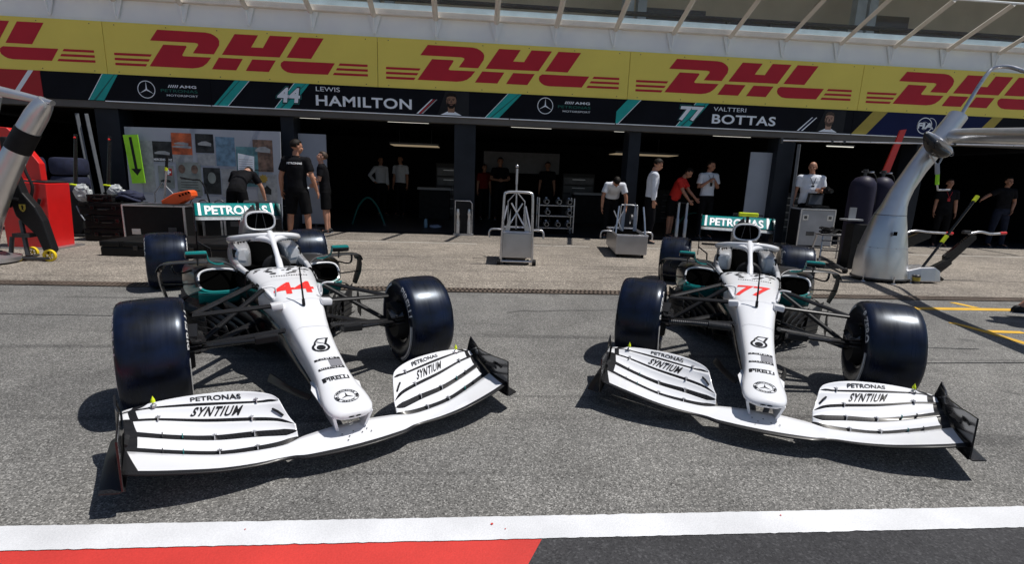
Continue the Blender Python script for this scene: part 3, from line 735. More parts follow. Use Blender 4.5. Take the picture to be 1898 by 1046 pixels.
def make_wheel(car, side, ax, w, cx, Rr, word, front):
    """side -1 / +1; ax = axle y; cx = distance of the wheel's middle from the car's middle."""
    h = w / 2
    prof = [(.168, -.80), (.205, -.90), (.25, -.98), (.285, -1.0), (.303, -.985), (.317, -.94), (.327, -.84), (.332, -.68), (.3345, -.35), (.335, 0)]
    prof = [(r, q * h) for r, q in prof]; prof = prof + [(r, -q) for r, q in prof[-2::-1]]
    prof = [(r * Rr / .335 if r > .2 else r, q) for r, q in prof]
    # rim: barrel, face and hub
    b = MB(); b.lathe([(.168, -.80 * h), (.150, -.78 * h), (.145, -.2 * h), (.145, .45 * h), (.155, .78 * h), (.168, .80 * h)], axis='X', seg=36)
    b.lathe([(.0, .50 * h), (.06, .52 * h), (.08, .40 * h), (.150, .52 * h)], axis='X', seg=36)
    b.lathe([(.0, -.35 * h), (.12, -.35 * h), (.146, -.30 * h)], axis='X', seg=36)
    if side < 0:
        for v in b.bm.verts: v.co.x = -v.co.x
    wh = b.build('wheel', 'black_gloss', car, smooth=40); wh.location = (side * cx, ax, Rr)
    b = MB(); b.lathe(prof, axis='X', seg=72)
    ty = b.build('tyre', 'slick_rubber', wh, smooth=60)
    # sidewall writing on the inner and the outer face
    sw = sorted([(r, abs(q)) for r, q in prof if q <= 0])
    for face, nm in ((-1, 'sidewall_marking'), (1, 'sidewall_marking')):
        fx = side * face
        def on(ang, r): return (fx * (interp(sw, r)[0] + .0015), -r * math.cos(ang), r * math.sin(ang))
        b = MB(); rm = .296 * Rr / .335
        turn = 1 if fx < 0 else -1        # clockwise as seen from that face
        for base in (0, PI):
            for k in range(26):
                a0 = base + R(-72 + k * 3.0); a1 = a0 + R(3.0)
                vs = [b.bm.verts.new(on(a, r)) for a, r in ((a0, rm - .014), (a1, rm - .014), (a1, rm + .012), (a0, rm + .012))]; b.face(vs)
            tw = text2d(word, .25, .044, .02, maxedge=.012)
            if fx < 0: f = lambda u, v: on(base + R(68) - u / rm, rm - .024 + v)
            else: f = lambda u, v: on(base + R(16) + u / rm, rm - .024 + v)
            b.flat(tw, f)
        b.build(nm, 'tyre_mark', wh)
    b = MB(); b.lathe([(.0, .62 * h), (.022, .62 * h), (.026, .5 * h)], axis='X', seg=14)
    if side < 0:
        for v in b.bm.verts: v.co.x = -v.co.x
    b.build('wheel_nut', 'metal_bright', wh, smooth=40)
    return wh

def make_car(label, loc, rz, num, tcam, hose):
    car = thing('racing_car', label, 'racing car', loc, R(rz), 'white racing cars parked in the pit lane')
    # ---- nose and chassis
    b = MB()
    ys = []
    for a, c in zip(BODY, BODY[1:]):
        for k in range(2): ys.append(a[0] + (c[0] - a[0]) * k / 2)
    ys.append(BODY[-1][0])
    b.loft([se_ring(y, 0, *interp(BODY, y)) for y in ys])
    for f in b.bm.faces:
        c = f.calc_center_median()
        if c.y > .50 and c.z < .60: f.material_index = 1
    nose = b.build('nose_body', ['body_white', 'black_gloss'], car, smooth=50)
    def top(u, v): return (u, v, ztop(u, v) + .0018)
    def at(vt, x, y): return off2d(vt, x, y)
    word_on(nose, [at(text2d(num, .275, .235, .022, .10, maxedge=.03), -.143, .145)] if num == '44' else [at(text2d(num, .275, .235, .022, .20, maxedge=.03), -.143, .145)], top, 'red_number', 'number')
    drop_o = [(-.004 + .052 * math.cos(t) * 1.0, -.475 + .046 * math.sin(t)) for t in [R(115) + R(290) * k / 26 for k in range(27)]]
    outer = [(.066, -.385)] + [(.054 * math.cos(t) - .002, -.478 + .048 * math.sin(t)) for t in [R(40) - R(270) * k / 26 for k in range(27)]] + [(-.028, -.418), (-.004, -.388)]
    inner = [(.046, -.396)] + [(.039 * math.cos(t) - .002, -.478 + .035 * math.sin(t)) for t in [R(50) - R(285) * k / 26 for k in range(27)]] + [(-.020, -.424), (.002, -.398)]
    n = len(outer)
    dr_v = outer + inner; dr_f = [(i, (i + 1) % n, n + (i + 1) % n, n + i) for i in range(n)]
    word_on(nose, [(dr_v, dr_f), disc2d(-.002, -.482, .0265), poly2d([(.028, -.443), (.036, -.450), (.012, -.440), (-.018, -.425), (-.012, -.419)])], top, 'decal_black', 'drop_emblem')
    lift = lambda u, v: (u, v, ztop(u, v) + .0030)
    word_on(nose, [fine2d(poly2d([(-.074, -.612), (.074, -.612), (.074, -.592), (-.074, -.592)]), .03), fine2d(poly2d([(-.074, -.706), (.074, -.706), (.074, -.686), (-.074, -.686)]), .03)], top, 'decal_black', 'flag_band')
    word_on(nose, [fine2d(poly2d([(.0, -.684), (.074, -.684), (.074, -.614), (.0, -.614)]), .03)], top, 'decal_grey', 'flag_field')
    word_on(nose, [at(text2d('TOMMY', .125, .011, .01, spacing=1.5, maxedge=.03), -.0625, -.6075)], lift, 'decal_white', 'flag_lettering')
    word_on(nose, [at(text2d('HILFIGER', .125, .011, .01, spacing=1.4, maxedge=.03), -.0625, -.7015)], lift, 'decal_white', 'flag_lettering')
    word_on(nose, [at(text2d('PIRELLI', .135, .034, .03, maxedge=.03), -.066, -.815), fine2d(poly2d([(-.072, -.777), (.055, -.777), (.055, -.781), (-.072, -.781)]), .03), fine2d(poly2d([(-.078, -.818), (-.064, -.818), (-.064, -.777), (-.078, -.777)]), .03)], top, 'decal_black', 'tyre_maker_lettering')
    cx, cy, r0 = 0.0, -.985, .064
    ring_letters = []
    def arc_word(body, a0, a1, rr, hgt, flip):
        vt = text2d(body, abs(a1 - a0) * rr, hgt, .02)
        if not flip: f = lambda u, v: (cx + (rr + v) * math.cos(a0 - u / rr), cy + (rr + v) * math.sin(a0 - u / rr))
        else: f = lambda u, v: (cx + (rr + hgt - v) * math.cos(a0 + u / rr), cy + (rr + hgt - v) * math.sin(a0 + u / rr))
        return ([f(x, y) for x, y in vt[0]], vt[1])
    word_on(nose, [ring2d(cx, cy, r0 - .003, r0), ring2d(cx, cy, .043, .0455), star2d(cx, cy, .038, .15), arc_word('MERCEDES', R(155), R(25), .048, .011, False), arc_word('BENZ', R(230), R(310), .048, .011, True)] +
            [ring2d(cx, cy, .048, .059, 8, R(a), R(a + 18)) for a in (172, 193, 329, 350)], top, 'decal_black', 'star_roundel')
    b = MB()
    for sx in (-1, 1):
        b.flat(poly2d([(sx * .018 + .015 * math.cos(t), .007 * math.sin(t)) for t in [2 * PI * k / 14 for k in range(14)]]), lambda u, v: (u, -1.1245 + (u * u) * 2.0, .190 + v * .6))
    b.build('nose_inlet', 'dark_void', nose)
    # broken black edge of the white film in front of the cockpit
    rnd = random.Random(3); vts = []
    for k in range(34):
        x = -.20 + .40 * rnd.random(); y = .60 + .21 * rnd.random() ** 0.6
        s = .010 + .016 * rnd.random(); q = rnd.random() * .01
        vts.append(poly2d([(x - s, y - s * .5), (x + s * .4, y - s * .5 - q), (x + s, y + s * .2), (x + s * .2, y + s * .6), (x - s * .6, y + s * .5)]))
    for k in range(15): vts.append(poly2d([(-.11 + k * .018, .545), (-.100 + k * .018, .545), (-.100 + k * .018, .565), (-.11 + k * .018, .565)]))
    word_on(nose, vts, top, 'body_grey', 'film_edge')
    b = MB()
    for pts in ([(-.13, -.262), (-.06, -.255), (0, -.262), (.06, -.27), (.115, -.255)], [(-.145, .036), (.145, .036)], [(-.215, .46), (.215, .46)]):
        for (x0, y0), (x1, y1) in zip(pts, pts[1:]): b.flat(fine2d(poly2d([(x0, y0), (x1, y1), (x1, y1 + .003), (x0, y0 + .003)]), .02), top)
    b.build('nose_joint', 'decal_light', nose)
    b = MB(); b.flat(disc2d(0, 0, .016), lambda u, v: (-.135 - .002, .02 + u, .40 + v)); b.build('green_arrow_mark', 'fluo_green', nose)
    # ---- wishbone lugs, side vanes, pylons
    for sx in (-1, 1):
        b = MB(); b.box((sx * .160, .010, .549), (.075, .085, .044), (0, sx * R(6), 0), .012)
        b.build('wishbone_lug', 'body_white', car, smooth=50)
        b = MB(); b.loft([se_ring(y, sx * c, a, zt, (zt + zb) / 2, zb, 3, 14) for y, c, a, zt, zb in ((.14, .160, .005, .575, .56), (.20, .172, .014, .600, .55), (.27, .184, .016, .614, .56), (.34, .190, .008, .612, .57))])
        b.build('rocker_cover', 'body_white', car, smooth=50)
        b = MB(); b.tube(spline([(sx * .150, .10, .598), (sx * .152, .085, .655), (sx * .185, .075, .672), (sx * .235, .07, .668)], 10), .006, 8); b.build('pitot_tube', 'body_white', car, smooth=50)
        b = MB(); b.prism([(-1.06, .094), (-.86, .094), (-.78, .21), (-1.02, .205), (-1.095, .185)], .015, lambda u, v, w: (sx * (.066 + w + (v - .094) * .26), u, v)); b.build('nose_pylon', 'body_white', car)
        b = MB()
        rows = [(-.93, .10, .118, .19, .005), (-.85, .095, .126, .205, .02), (-.77, .09, .136, .224, .05), (-.70, .085, .118, .222, .05), (-.62, .08, .108, .215, .03)]
        b.loft([[(sx * i, y, z + .006), (sx * o, y, z + .004), (sx * o, y, z - .004), (sx * i, y, z - d)] for y, i, o, z, d in rows]); b.build('cape_shoulder', 'body_white', car, smooth=60)
        b = MB(); rows = [(-.72, .118, .124, .150, .178), (-.55, .145, .152, .115, .145), (-.35, .185, .192, .09, .125), (-.10, .235, .243, .07, .12)]
        b.loft([[(sx * i, y, z1), (sx * o, y, z1), (sx * (o + .02), y, z0), (sx * (i + .02), y, z0)] for y, i, o, z0, z1 in rows]); b.build('cape_strake', 'carbon_fibre', car, smooth=60)
    b = MB(); b.loft([se_ring(y, 0, a, zt, (zt + zb) / 2, zb, 3, 20) for y, a, zt, zb in ((-.72, .095, .20, .16), (-.3, .115, .26, .17), (0, .14, .40, .17), (.4, .19, .45, .15), (.9, .24, .45, .13), (1.4, .27, .5, .12), (2.0, .28, .5, .1))]); b.build('lower_chassis', 'black_gloss', car, smooth=50)
    b = MB(); b.tube([(0, -.055, .55), (0, -.045, .595)], [.011, .010], 8); b.tube([(0, -.045, .595), (0, .03, .80)], [.0065, .005], 8); b.build('antenna', 'decal_black', car, smooth=50)
    # ---- cockpit
    b = MB(); b.loft([[(-.225, y, .50), (.225, y, .50), (.225, y, z - .01), (-.225, y, z - .01)] for y, z in ((.86, .60), (1.3, .60), (1.75, .62))]); b.build('cockpit_tub', 'dark_void', car)
    b = MB(); b.lathe([(0.0, -.02), (.10, -.02), (.115, 0), (.10, .02), (0, .02)], (0, .98, .64), 'Y', 20); b.build('steering_wheel', 'black_matt', car, smooth=40)
    b = MB(); b.loft([se_ring(y, 0, a, zt, .60, .50, 2.6, 20) for y, a, zt in ((1.40, .10, .64), (1.52, .13, .72), (1.72, .15, .80), (1.9, .15, .80))]); b.build('headrest', 'dark_void', car, smooth=50)
    for sx in (-1, 1):
        b = MB()
        b.loft([se_ring(y, sx * c, a, zt, .56, .40, 3.2, 20) for y, c, a, zt in ((.84, .235, .024, .652), (.95, .250, .026, .656), (1.15, .268, .028, .660), (1.35, .276, .030, .668), (1.50, .28, .030, .69), (1.8, .27, .03, .70), (2.1, .25, .03, .69))])
        for f in b.bm.faces:
            c = f.calc_center_median()
            if c.y < 1.12: f.material_index = 1 if c.z > .63 else 2
            elif c.z < .60: f.material_index = 2
        cs_ = b.build('cockpit_side', ['body_silver', 'body_white', 'black_gloss'], car, smooth=50)
        rnd = random.Random(8); b = MB()
        for q in range(16):
            y = .52 + .56 * rnd.random(); z = .585 + .03 * rnd.random(); w = .012 + .02 * rnd.random()
            xs = sx * ((interp(BODY, y)[0] if y < .86 else interp([(.84, .259), (.95, .276), (1.15, .296)], y)[0]) + .002)
            b.face([b.bm.verts.new(p) for p in ((xs, y - w, z), (xs, y + w * .6, z - w * .5), (xs, y + w, z + w * .5), (xs, y - w * .2, z + w * .7))])
        b.build('film_edge', 'black_gloss', cs_)
        b = MB(); b.loft([se_ring(y, sx * c, a, zt, .66, .56, 4.0, 24) for y, c, a, zt in ((1.41, .215, .045, .715), (1.43, .213, .066, .752), (1.48, .210, .074, .770), (1.62, .205, .078, .784), (1.85, .20, .08, .79), (2.05, .19, .08, .78))]); b.build('headrest_cheek', 'body_silver', cs_, smooth=40)
        b = MB(); b.box((sx * .268, 1.47, .70), (.03, .10, .09), bev=.008); b.build('cheek_gap', 'black_matt', cs_)
        b = MB(); b.prism([(0, 0), (.060, .01), (.066, .085), (.012, .10)], .008, lambda u, v, w: (sx * (.185 + u), 1.405 - .01 * v + w, .645 + v)); b.build('headrest_panel', 'body_white', car)
    # ---- halo
    hp = [(-.24, 2.0, .74), (-.272, 1.78, .790), (-.276, 1.58, .822), (-.245, 1.41, .848), (-.165, 1.30, .872), (-.08, 1.252, .883), (0, 1.245, .887), (.08, 1.252, .883), (.165, 1.30, .872), (.245, 1.41, .848), (.276, 1.58, .822), (.272, 1.78, .790), (.24, 2.0, .74)]
    b = MB(); b.tube(spline(hp, 50), .032, 14, flat=.9); halo = b.build('halo', 'body_white', car, smooth=60)
    b = MB(); b.tube(spline([(0, .79, .655), (0, .90, .735), (0, 1.05, .818), (0, 1.16, .862), (0, 1.26, .884)], 16), [.026] * 4 + [.021] * 4 + [.022, .025, .027, .030, .034, .038, .044, .046], 14); b.build('halo_pillar', 'body_white', halo, smooth=60)
    for sx in (-1, 1):
        b = MB(); b.tube(spline([(0, 1.10, .838), (sx * .028, 1.17, .852), (sx * .085, 1.235, .860), (sx * .16, 1.30, .855)], 14), .026, 10); b.build('halo_fillet', 'body_white', halo, smooth=60)
    b = MB(); b.tube([p + Vector((0, -.010, .0285)) for p in spline(hp, 50)], .0075, 6); b.build('halo_trim', 'decal_black', halo, smooth=60)
    rnd = random.Random(5); vts = []
    hs = spline(hp, 50)
    b = MB()
    for k in range(7, 43):
        if rnd.random() < .85:
            p = hs[k]; q = hs[k + 1]; d = (q - p)
            nrm = Vector((0, -1, -.55)).normalized()
            w = .010 + .022 * rnd.random()
            o = p + nrm * .0330 + Vector((0, 0, -.010))
            b.face([b.bm.verts.new(v) for v in (o, o + d, o + d * .8 + Vector((0, .004, -w)), o + d * .2 + Vector((0, .004, -w * .7)))])
    b.build('film_edge', 'body_grey', halo)
    # ---- airbox and engine cover
    rings = [se_ring(y, 0, a, c + bb, c, c - bb, 2.8, 32) for y, a, c, bb in ((1.805, .122, .961, .082), (1.80, .132, .961, .090), (1.83, .138, .961, .094), (1.95, .140, .945, .11), (2.2, .135, .86, .185), (2.6, .115, .72, .25), (3.0, .09, .60, .25), (3.5, .06, .46, .2))]
    b = MB(); b.loft(rings, cap=False); ab = b.build('airbox', 'body_silver', car, smooth=60)
    b = MB(); b.tube([Vector(p) for p in se_ring(1.805, 0, .127, .961 + .086, .961, .961 - .086, 2.8, 32)] + [Vector(p) for p in se_ring(1.805, 0, .127, .961 + .086, .961, .961 - .086, 2.8, 32)[:2]], .0095, 8); b.build('airbox_rim', 'body_white', ab, smooth=60)
    b = MB(); b.loft([se_ring(1.81, 0, .118, 1.040, .961, .882, 2.8, 32), se_ring(2.0, 0, .10, 1.03, .95, .87, 2.8, 32)]); b.build('airbox_throat', 'dark_void', ab, smooth=60)
    for sx in (-1, 1):
        b = MB(); b.prism([(sx * .045, .885), (sx * .050, .885), (sx * .025, 1.035), (sx * .020, 1.035)], .1, lambda u, v, w: (u, 1.806 + w, v)); b.build('airbox_splitter', 'metal_dark', ab)
    b = MB(); b.prism([(-.10, 1.045), (-.02, 1.045), (-.035, 1.115)], .02, lambda u, v, w: (u, 1.93 + w, v)); b.build('fin', 'body_grey', ab)
    b = MB(); b.box((0, 1.95, 1.085), (.03, .07, .09), bev=.008); cam = b.build('camera_stalk', 'black_gloss', car)
    b = MB()
    if tcam == 'fluo_yellow': b.box((.005, 1.95, 1.145), (.20, .075, .042), bev=.012); b.build('camera_pod', 'fluo_yellow', cam); b = MB(); b.box((-.125, 1.95, 1.142), (.055, .06, .03), bev=.008); b.box((.13, 1.95, 1.142), (.045, .03, .014), bev=.004); b.build('camera_end', 'black_gloss', cam)
    else: b.box((0, 1.95, 1.138), (.23, .06, .022), bev=.008); b.build('camera_pod', 'metal_dark', cam)
    # ---- sidepods
    for sx in (-1, 1):
        def pod(y, c, a, zt, zm, zb, tilt=0.0, skew=0.0, n=3.0):
            return [(sx * (c + (x - c)), y + tilt * (z - zb) + skew * (x - c + a), z) for x, yy, z in se_ring(y, c, a, zt, zm, zb, n, 32)]
        b = MB()
        b.loft([pod(1.105, .415, .145, .605, .53, .450, .75, .14), pod(1.095, .415, .160, .618, .53, .440, .75, .14), pod(1.14, .42, .176, .632, .53, .420, .7, .14), pod(1.32, .44, .20, .642, .5, .36, .3, .1), pod(1.6, .455, .22, .635, .46, .28), pod(2.0, .45, .225, .60, .42, .22), pod(2.5, .40, .20, .52, .36, .16), pod(3.0, .30, .16, .43, .3, .12), pod(3.5, .2, .1, .34, .25, .1)], cap=False)
        for f in b.bm.faces:
            c = f.calc_center_median()
            if c.y < 1.75 and c.z < .475: f.material_index = 1
            elif c.y > 1.24 or abs(c.x) > .56: f.material_index = 2
        sp = b.build('sidepod', ['body_silver', 'teal_paint', 'body_grey'], car, smooth=60)
        b = MB(); rg = [Vector(p) for p in pod(1.098, .415, .152, .612, .53, .444, .75, .14)]; b.tube(rg[:17], .010, 8); b.build('inlet_rim', 'body_white', sp, smooth=60)
        b = MB(); b.loft([pod(1.112, .415, .143, .603, .53, .452, .75, .14), pod(1.35, .43, .12, .58, .52, .46, .3, .1)]); b.build('inlet_duct', 'dark_void', sp, smooth=60)
        b = MB(); b.grid(lambda u, v: (sx * (.265 + .31 * u), 1.085 + .045 * u + .075 * v, .452 - .115 * v - .02 * math.sin(PI * u)), 10, 4); b.build('inlet_lip', 'teal_paint', sp, smooth=60, solid=.006)
        # side vane loop
        b = MB(); b.tube(spline([(sx * .48, 1.30, .668), (sx * .60, 1.33, .672), (sx * .72, 1.37, .665), (sx * .795, 1.40, .650), (sx * .826, 1.42, .60)], 18), .062, 12, flat=.20)
        lp = b.build('guide_vane', 'body_grey', car, smooth=60)
        b = MB(); rows = [(.822, 1.33, 1.48, .63), (.830, 1.33, 1.50, .56), (.826, 1.35, 1.53, .48), (.815, 1.38, 1.56, .42), (.80, 1.43, 1.58, .34)]
        b.loft([[(sx * x, a, z), (sx * (x + .014), (a + c) / 2, z), (sx * x, c, z), (sx * (x - .014), (a + c) / 2, z)] for x, a, c, z in rows]); b.build('guide_vane_blade', 'body_grey', lp, smooth=60)
        b = MB(); b.tube(spline([(sx * .56, 1.28, .49), (sx * .68, 1.34, .485), (sx * .815, 1.43, .475)], 10), .022, 8, flat=.25); b.build('guide_vane_strut', 'carbon_fibre', lp, smooth=60)
        b = MB(); b.tube(spline([(sx * .60, 1.33, .60), (sx * .70, 1.34, .575), (sx * .735, 1.36, .60), (sx * .74, 1.37, .655)], 12), .013, 8, flat=.6); b.build('guide_vane_hook', 'black_gloss', lp, smooth=60)
        b = MB(); b.tube(spline([(sx * .55, 1.20, .43), (sx * .66, 1.28, .38), (sx * .70, 1.3, .30), (sx * .69, 1.32, .20)], 12), .016, 8, flat=.3); b.build('guide_vane_root', 'carbon_fibre', lp, smooth=60)
        # mirror
        b = MB(); b.box((sx * .567, 1.135, .757), (.155, .075, .058), bev=.018)
        for f in b.bm.faces:
            c = f.calc_center_median(); f.material_index = 0 if c.z > .768 or (c.x * sx < .497) else 1
        mr = b.build('mirror', ['teal_paint', 'black_gloss'], car, smooth=40)
        b = MB(); b.tube(spline([(sx * .492, 1.14, .745), (sx * .482, 1.15, .70), (sx * .43, 1.18, .665), (sx * .36, 1.22, .66)], 10), .008, 6); b.build('mirror_stalk', 'teal_paint', mr, smooth=60)
        b = MB(); b.tube([(sx * .56, 1.14, .73), (sx * .56, 1.17, .665)], .007, 6); b.build('mirror_strut', 'metal_dark', mr)
        b = MB(); b.box((sx * .567, 1.1735, .757), (.13, .004, .042)); b.build('mirror_glass', 'metal_bright', mr)
        # hose-like bodywork edge over the inlet
        b = MB(); b.tube(spline([(sx * .62, 1.32, .66), (sx * .50, 1.27, .672), (sx * .38, 1.22, .668), (sx * .31, 1.15, .64), (sx * .285, 1.10, .60)], 16), .009, 8); b.build('sidepod_edge', 'metal_dark', sp, smooth=60)
        # bargeboards
        main = None
        for q, (x0, y0, x1, y1, z0, z1, lean) in enumerate(((.27, .50, .50, 1.15, .08, .36, .06), (.33, .62, .56, 1.18, .07, .33, .05), (.40, .74, .62, 1.22, .07, .30, .04), (.47, .86, .67, 1.26, .06, .28, .03), (.54, .98, .71, 1.3, .06, .38, .02), (.24, .40, .40, .95, .22, .42, .05))):
            b = MB()
            b.loft([[(sx * (x0 + (x1 - x0) * t ** 1.4 + lean * (v - .5)), y0 + (y1 - y0) * t, z0 + (z1 - z0) * v * (1 - .25 * (1 - t))) for v in (0, .3, .6, 1)] for t in [k / 8 for k in range(9)]], closed=False)
            o = b.build('bargeboard' if main is None else 'bargeboard_vane', 'carbon_fibre', car if main is None else main, smooth=60, solid=.004)
            main = main or o
        for q in range(5):
            b = MB(); b.prism([(.30 + .05 * q, .62 + .11 * q), (.64, 1.0 + .05 * q), (.66, 1.04 + .05 * q), (.31 + .05 * q, .70 + .11 * q)], .004, lambda u, v, w: (sx * u, v, .13 + .035 * q + w + .1 * (u - .3))); b.build('bargeboard_slat', 'black_gloss', main)
        b = MB(); b.prism([(-.05, .19), (.06, .24), (.10, .30), (.13, .26), (.17, .28), (.19, .20), (.16, .07), (0, .06)], .006, lambda u, v, w: (sx * (.73 + w + .1 * u), 1.10 + u * .9, v + .03)); b.build('bargeboard_tip', 'carbon_fibre', main)
        # suspension
        for nm, pts, rr, fl, mm in (('upper_wishbone', [(.178, .013, .552), (.64, .085, .522)], .029, .50, 'carbon_fibre'), ('upper_wishbone_rear', [(.225, .62, .58), (.64, .12, .520)], .028, .50, 'carbon_fibre'),
             ('push_rod', [(.205, .26, .615), (.36, .20, .51), (.62, .08, .335)], .023, .7, 'carbon_fibre'), ('lower_wishbone', [(.15, -.20, .432), (.64, -.05, .36)], .034, .45, 'carbon_fibre'),
             ('lower_wishbone_rear', [(.19, .56, .32), (.64, .02, .30)], .034, .45, 'carbon_fibre'), ('track_rod', [(.33, -.235, .402), (.63, -.12, .372)], .020, .7, 'black_gloss')):
            b = MB(); b.tube([(sx * p[0], p[1], p[2]) for p in pts], rr, 10, flat=fl); b.build(nm, mm, car, smooth=60)
        b = MB(); b.tube([(sx * .225, .252, .602), (sx * .29, .228, .555)], .0175, 10, flat=.6); b.build('push_rod_sleeve', 'decal_white', car, smooth=60)
        if hose and sx < 0:
            n = 34; b = MB(); b.tube([(sx * (.17 + .16 * k / n), -.22, .405 - .0 * k) for k in range(n + 1)], [.030 if k % 2 else .026 for k in range(n + 1)], 12); b.build('ribbed_hose', 'metal_dark', car)
            b = MB(); b.tube([(sx * (.33 + .29 * k / 40), -.22 + .08 * k / 40, .402 - .03 * k / 40) for k in range(41)], [.018 if k % 2 else .0155 for k in range(41)], 10); b.build('ribbed_hose', 'metal_dark', car)
        else:
            b = MB(); b.box((sx * .265, -.232, .402), (.135, .062, .046), (0, sx * R(4), sx * R(8)), .008); b.build('steering_fairing', 'carbon_fibre', car)
        b = MB(); b.lathe([(.0, -.05), (.12, -.05), (.135, -.02), (.140, .06)], (0, 0, 0), 'X', 28)
        for v in b.bm.verts: v.co.x *= sx
        o = b.build('brake_drum', 'black_matt', car, smooth=50); o.location = (sx * .70, 0, .335)
        b = MB(); b.loft([[(sx * x, y, z) for x, y, z in ring] for ring in ([(.63, -.15, .36), (.69, -.14, .35), (.69, -.13, .45), (.63, -.14, .45)], [(.62, .0, .30), (.69, .0, .30), (.69, .02, .49), (.62, .0, .49)], [(.64, .12, .30), (.69, .12, .30), (.69, .12, .46), (.64, .12, .46)])]); dd = b.build('brake_duct', 'carbon_fibre', car, smooth=30)
        b = MB(); b.loft([[(sx * x, y, z) for x, y, z in ring] for ring in ([(.585, -.15, .40), (.66, -.19, .42), (.66, -.19, .43), (.585, -.15, .41)], [(.60, .0, .43), (.70, -.02, .47), (.70, -.02, .48), (.60, .0, .44)])]); b.build('duct_lip', 'black_gloss', dd)
        for q in range(3):
            b = MB(); b.box((sx * .645, -.158, .365 + q * .03), (.07, .012, .006)); b.build('duct_slat', 'metal_dark', dd)
        # wheels
        make_wheel(car, sx, 0.0, .345, .848, .335, 'PIRELLI' if num == '44' else 'P ZERO', True)
        make_wheel(car, sx, 3.70, .42, .80, .335, 'P ZERO', False)
        b = MB(); b.tube([(sx * .15, 3.3, .34), (sx * .62, 3.68, .40)], .018, 8, flat=.5); b.build('rear_wishbone', 'carbon_fibre', car)
        b = MB(); b.tube([(sx * .15, 3.75, .28), (sx * .62, 3.72, .26)], .018, 8, flat=.5); b.build('rear_wishbone', 'carbon_fibre', car)
    # ---- floor, gearbox
    b = MB(); b.prism([(-.22, .75), (.22, .75), (.48, 1.12), (.70, 1.42), (.70, 3.2), (.52, 3.35), (.50, 4.1), (-.50, 4.1), (-.52, 3.35), (-.70, 3.2), (-.70, 1.42), (-.48, 1.12)], .012, lambda u, v, w: (u, v, .062 + w)); b.build('floor', 'carbon_fibre', car)
    b = MB(); b.loft([se_ring(y, 0, a, zt, .3, .12, 3, 16) for y, a, zt in ((2.6, .2, .45), (3.3, .13, .42), (4.0, .08, .38))]); b.build('gearbox', 'black_matt', car, smooth=50)
    b = MB(); b.loft([se_ring(y, 0, a, zt, zm, .35, 3, 24) for y, a, zt, zm in ((1.75, .27, .70, .5), (2.1, .26, .66, .5), (2.7, .17, .55, .45), (3.2, .1, .45, .4))]); b.build('engine_cover', 'body_silver', car, smooth=50)
    # ---- front wing
    b = MB()
    cen_LE = [(0, -1.215, .067), (.10, -1.211, .067), (.20, -1.198, .067)] + W_LE
    cen_TE = [(0, -1.00, .094), (.10, -1.0, .094), (.19, -1.012, .092), (.25, -1.025, .091)] + [(x, y - SLOT[1] / 2, z + .003) for x, y, z in W_S4[1:3]] + [(x, y - SLOT[1] / 2, z + .004) for x, y, z in W_S4[3:]]
    nn = 36
    A = spline(cen_LE, nn); Bq = spline(cen_TE, nn)
    def mainpt(i, c, s):
        p = A[i].lerp(Bq[i], c); sag = -.004 * math.sin(PI * c)
        return Vector((p.x * s, p.y, p.z + sag))
    cs = [0, .03, .10, .12, .3, .5, .7, .85, 1.0]
    g = []
    for i in range(-(nn - 1), nn):
        s = -1 if i < 0 else 1
        g.append([b.bm.verts.new(mainpt(abs(i), c, s) + Vector((0, 0, -.010 * (1 - c / .1) if c < .1 else 0))) for c in cs])
    for i in range(len(g) - 1):
        for j in range(len(cs) - 1):
            b.mi = 1 if j < 2 or abs(g[i][0].co.x) > .935 else 0
            b.face([g[i][j], g[i + 1][j], g[i + 1][j + 1], g[i][j + 1]])
    wing = b.build('front_wing', ['body_white', 'carbon_fibre'], car, smooth=60, solid=.007, fix=False)
    b = MB(); rnd = random.Random(2)
    for x, y in ((-.06, -1.09), (-.03, -1.12), (.0, -1.085), (.04, -1.11), (.07, -1.09), (-.045, -1.15), (.085, -1.12)):
        b.flat(disc2d(x, y, .0045, 10), lambda u, v: (u, v, interp([(-1.215, .0705), (-1.0, .0975)], v)[0] + .0025))
    b.build('wing_rivet', 'decal_black', wing)
    for s in (-1, 1):
        for k in range(1, 5):
            F, Rr = WL[k], WL[k + 1]
            n = 40
            fa = spline(F, n); ra = spline(Rr, n)
            w0, w1 = SLOT[k], SLOT[k + 1]
            cw = w0 + .012
            b = MB(); g = []
            for i in range(n):
                f = fa[i]; r = ra[i].copy(); ch = (r - f); L = max(ch.length, 1e-4); d = ch / L
                taper = min(1.0, i / 5)                      # slots close towards the inner tip
                f0 = f - d * (w0 / 2 + .004) * taper + Vector((0, 0, -.008 * taper))
                f1 = f + d * (w0 / 2) * (.3 + .7 * taper)
                r1 = r - d * (w1 / 2) * taper + Vector((0, 0, .003))
                row = [f0, f0.lerp(f1, .5) + Vector((0, 0, -.001)), f1]
                for c in (.02, .15, .32, .5, .68, .85, 1.0):
                    row.append(f1.lerp(r1, c) + Vector((0, 0, -.07 * (r1 - f1).length * math.sin(PI * c))))
                g.append([b.bm.verts.new((p.x * s, p.y, p.z)) for p in row])
            for i in range(n - 1):
                for j in range(len(g[0]) - 1):
                    xm = g[i][3].co.x * s; b.mi = 1 if j < 2 or (.925 < xm < (.958 if k > 2 else 1.2)) else 0
                    b.face([g[i][j], g[i + 1][j], g[i + 1][j + 1], g[i][j + 1]])
            b.build('wing_flap', ['body_white', 'carbon_fibre'], wing, smooth=60, solid=.005)
        # short inner slot in the third flap
        b = MB()
        p0 = line_at_x(W_S2, .30).lerp(line_at_x(W_S1, .335), .28); p1 = line_at_x(W_S2, .345).lerp(line_at_x(W_S1, .355), .55)
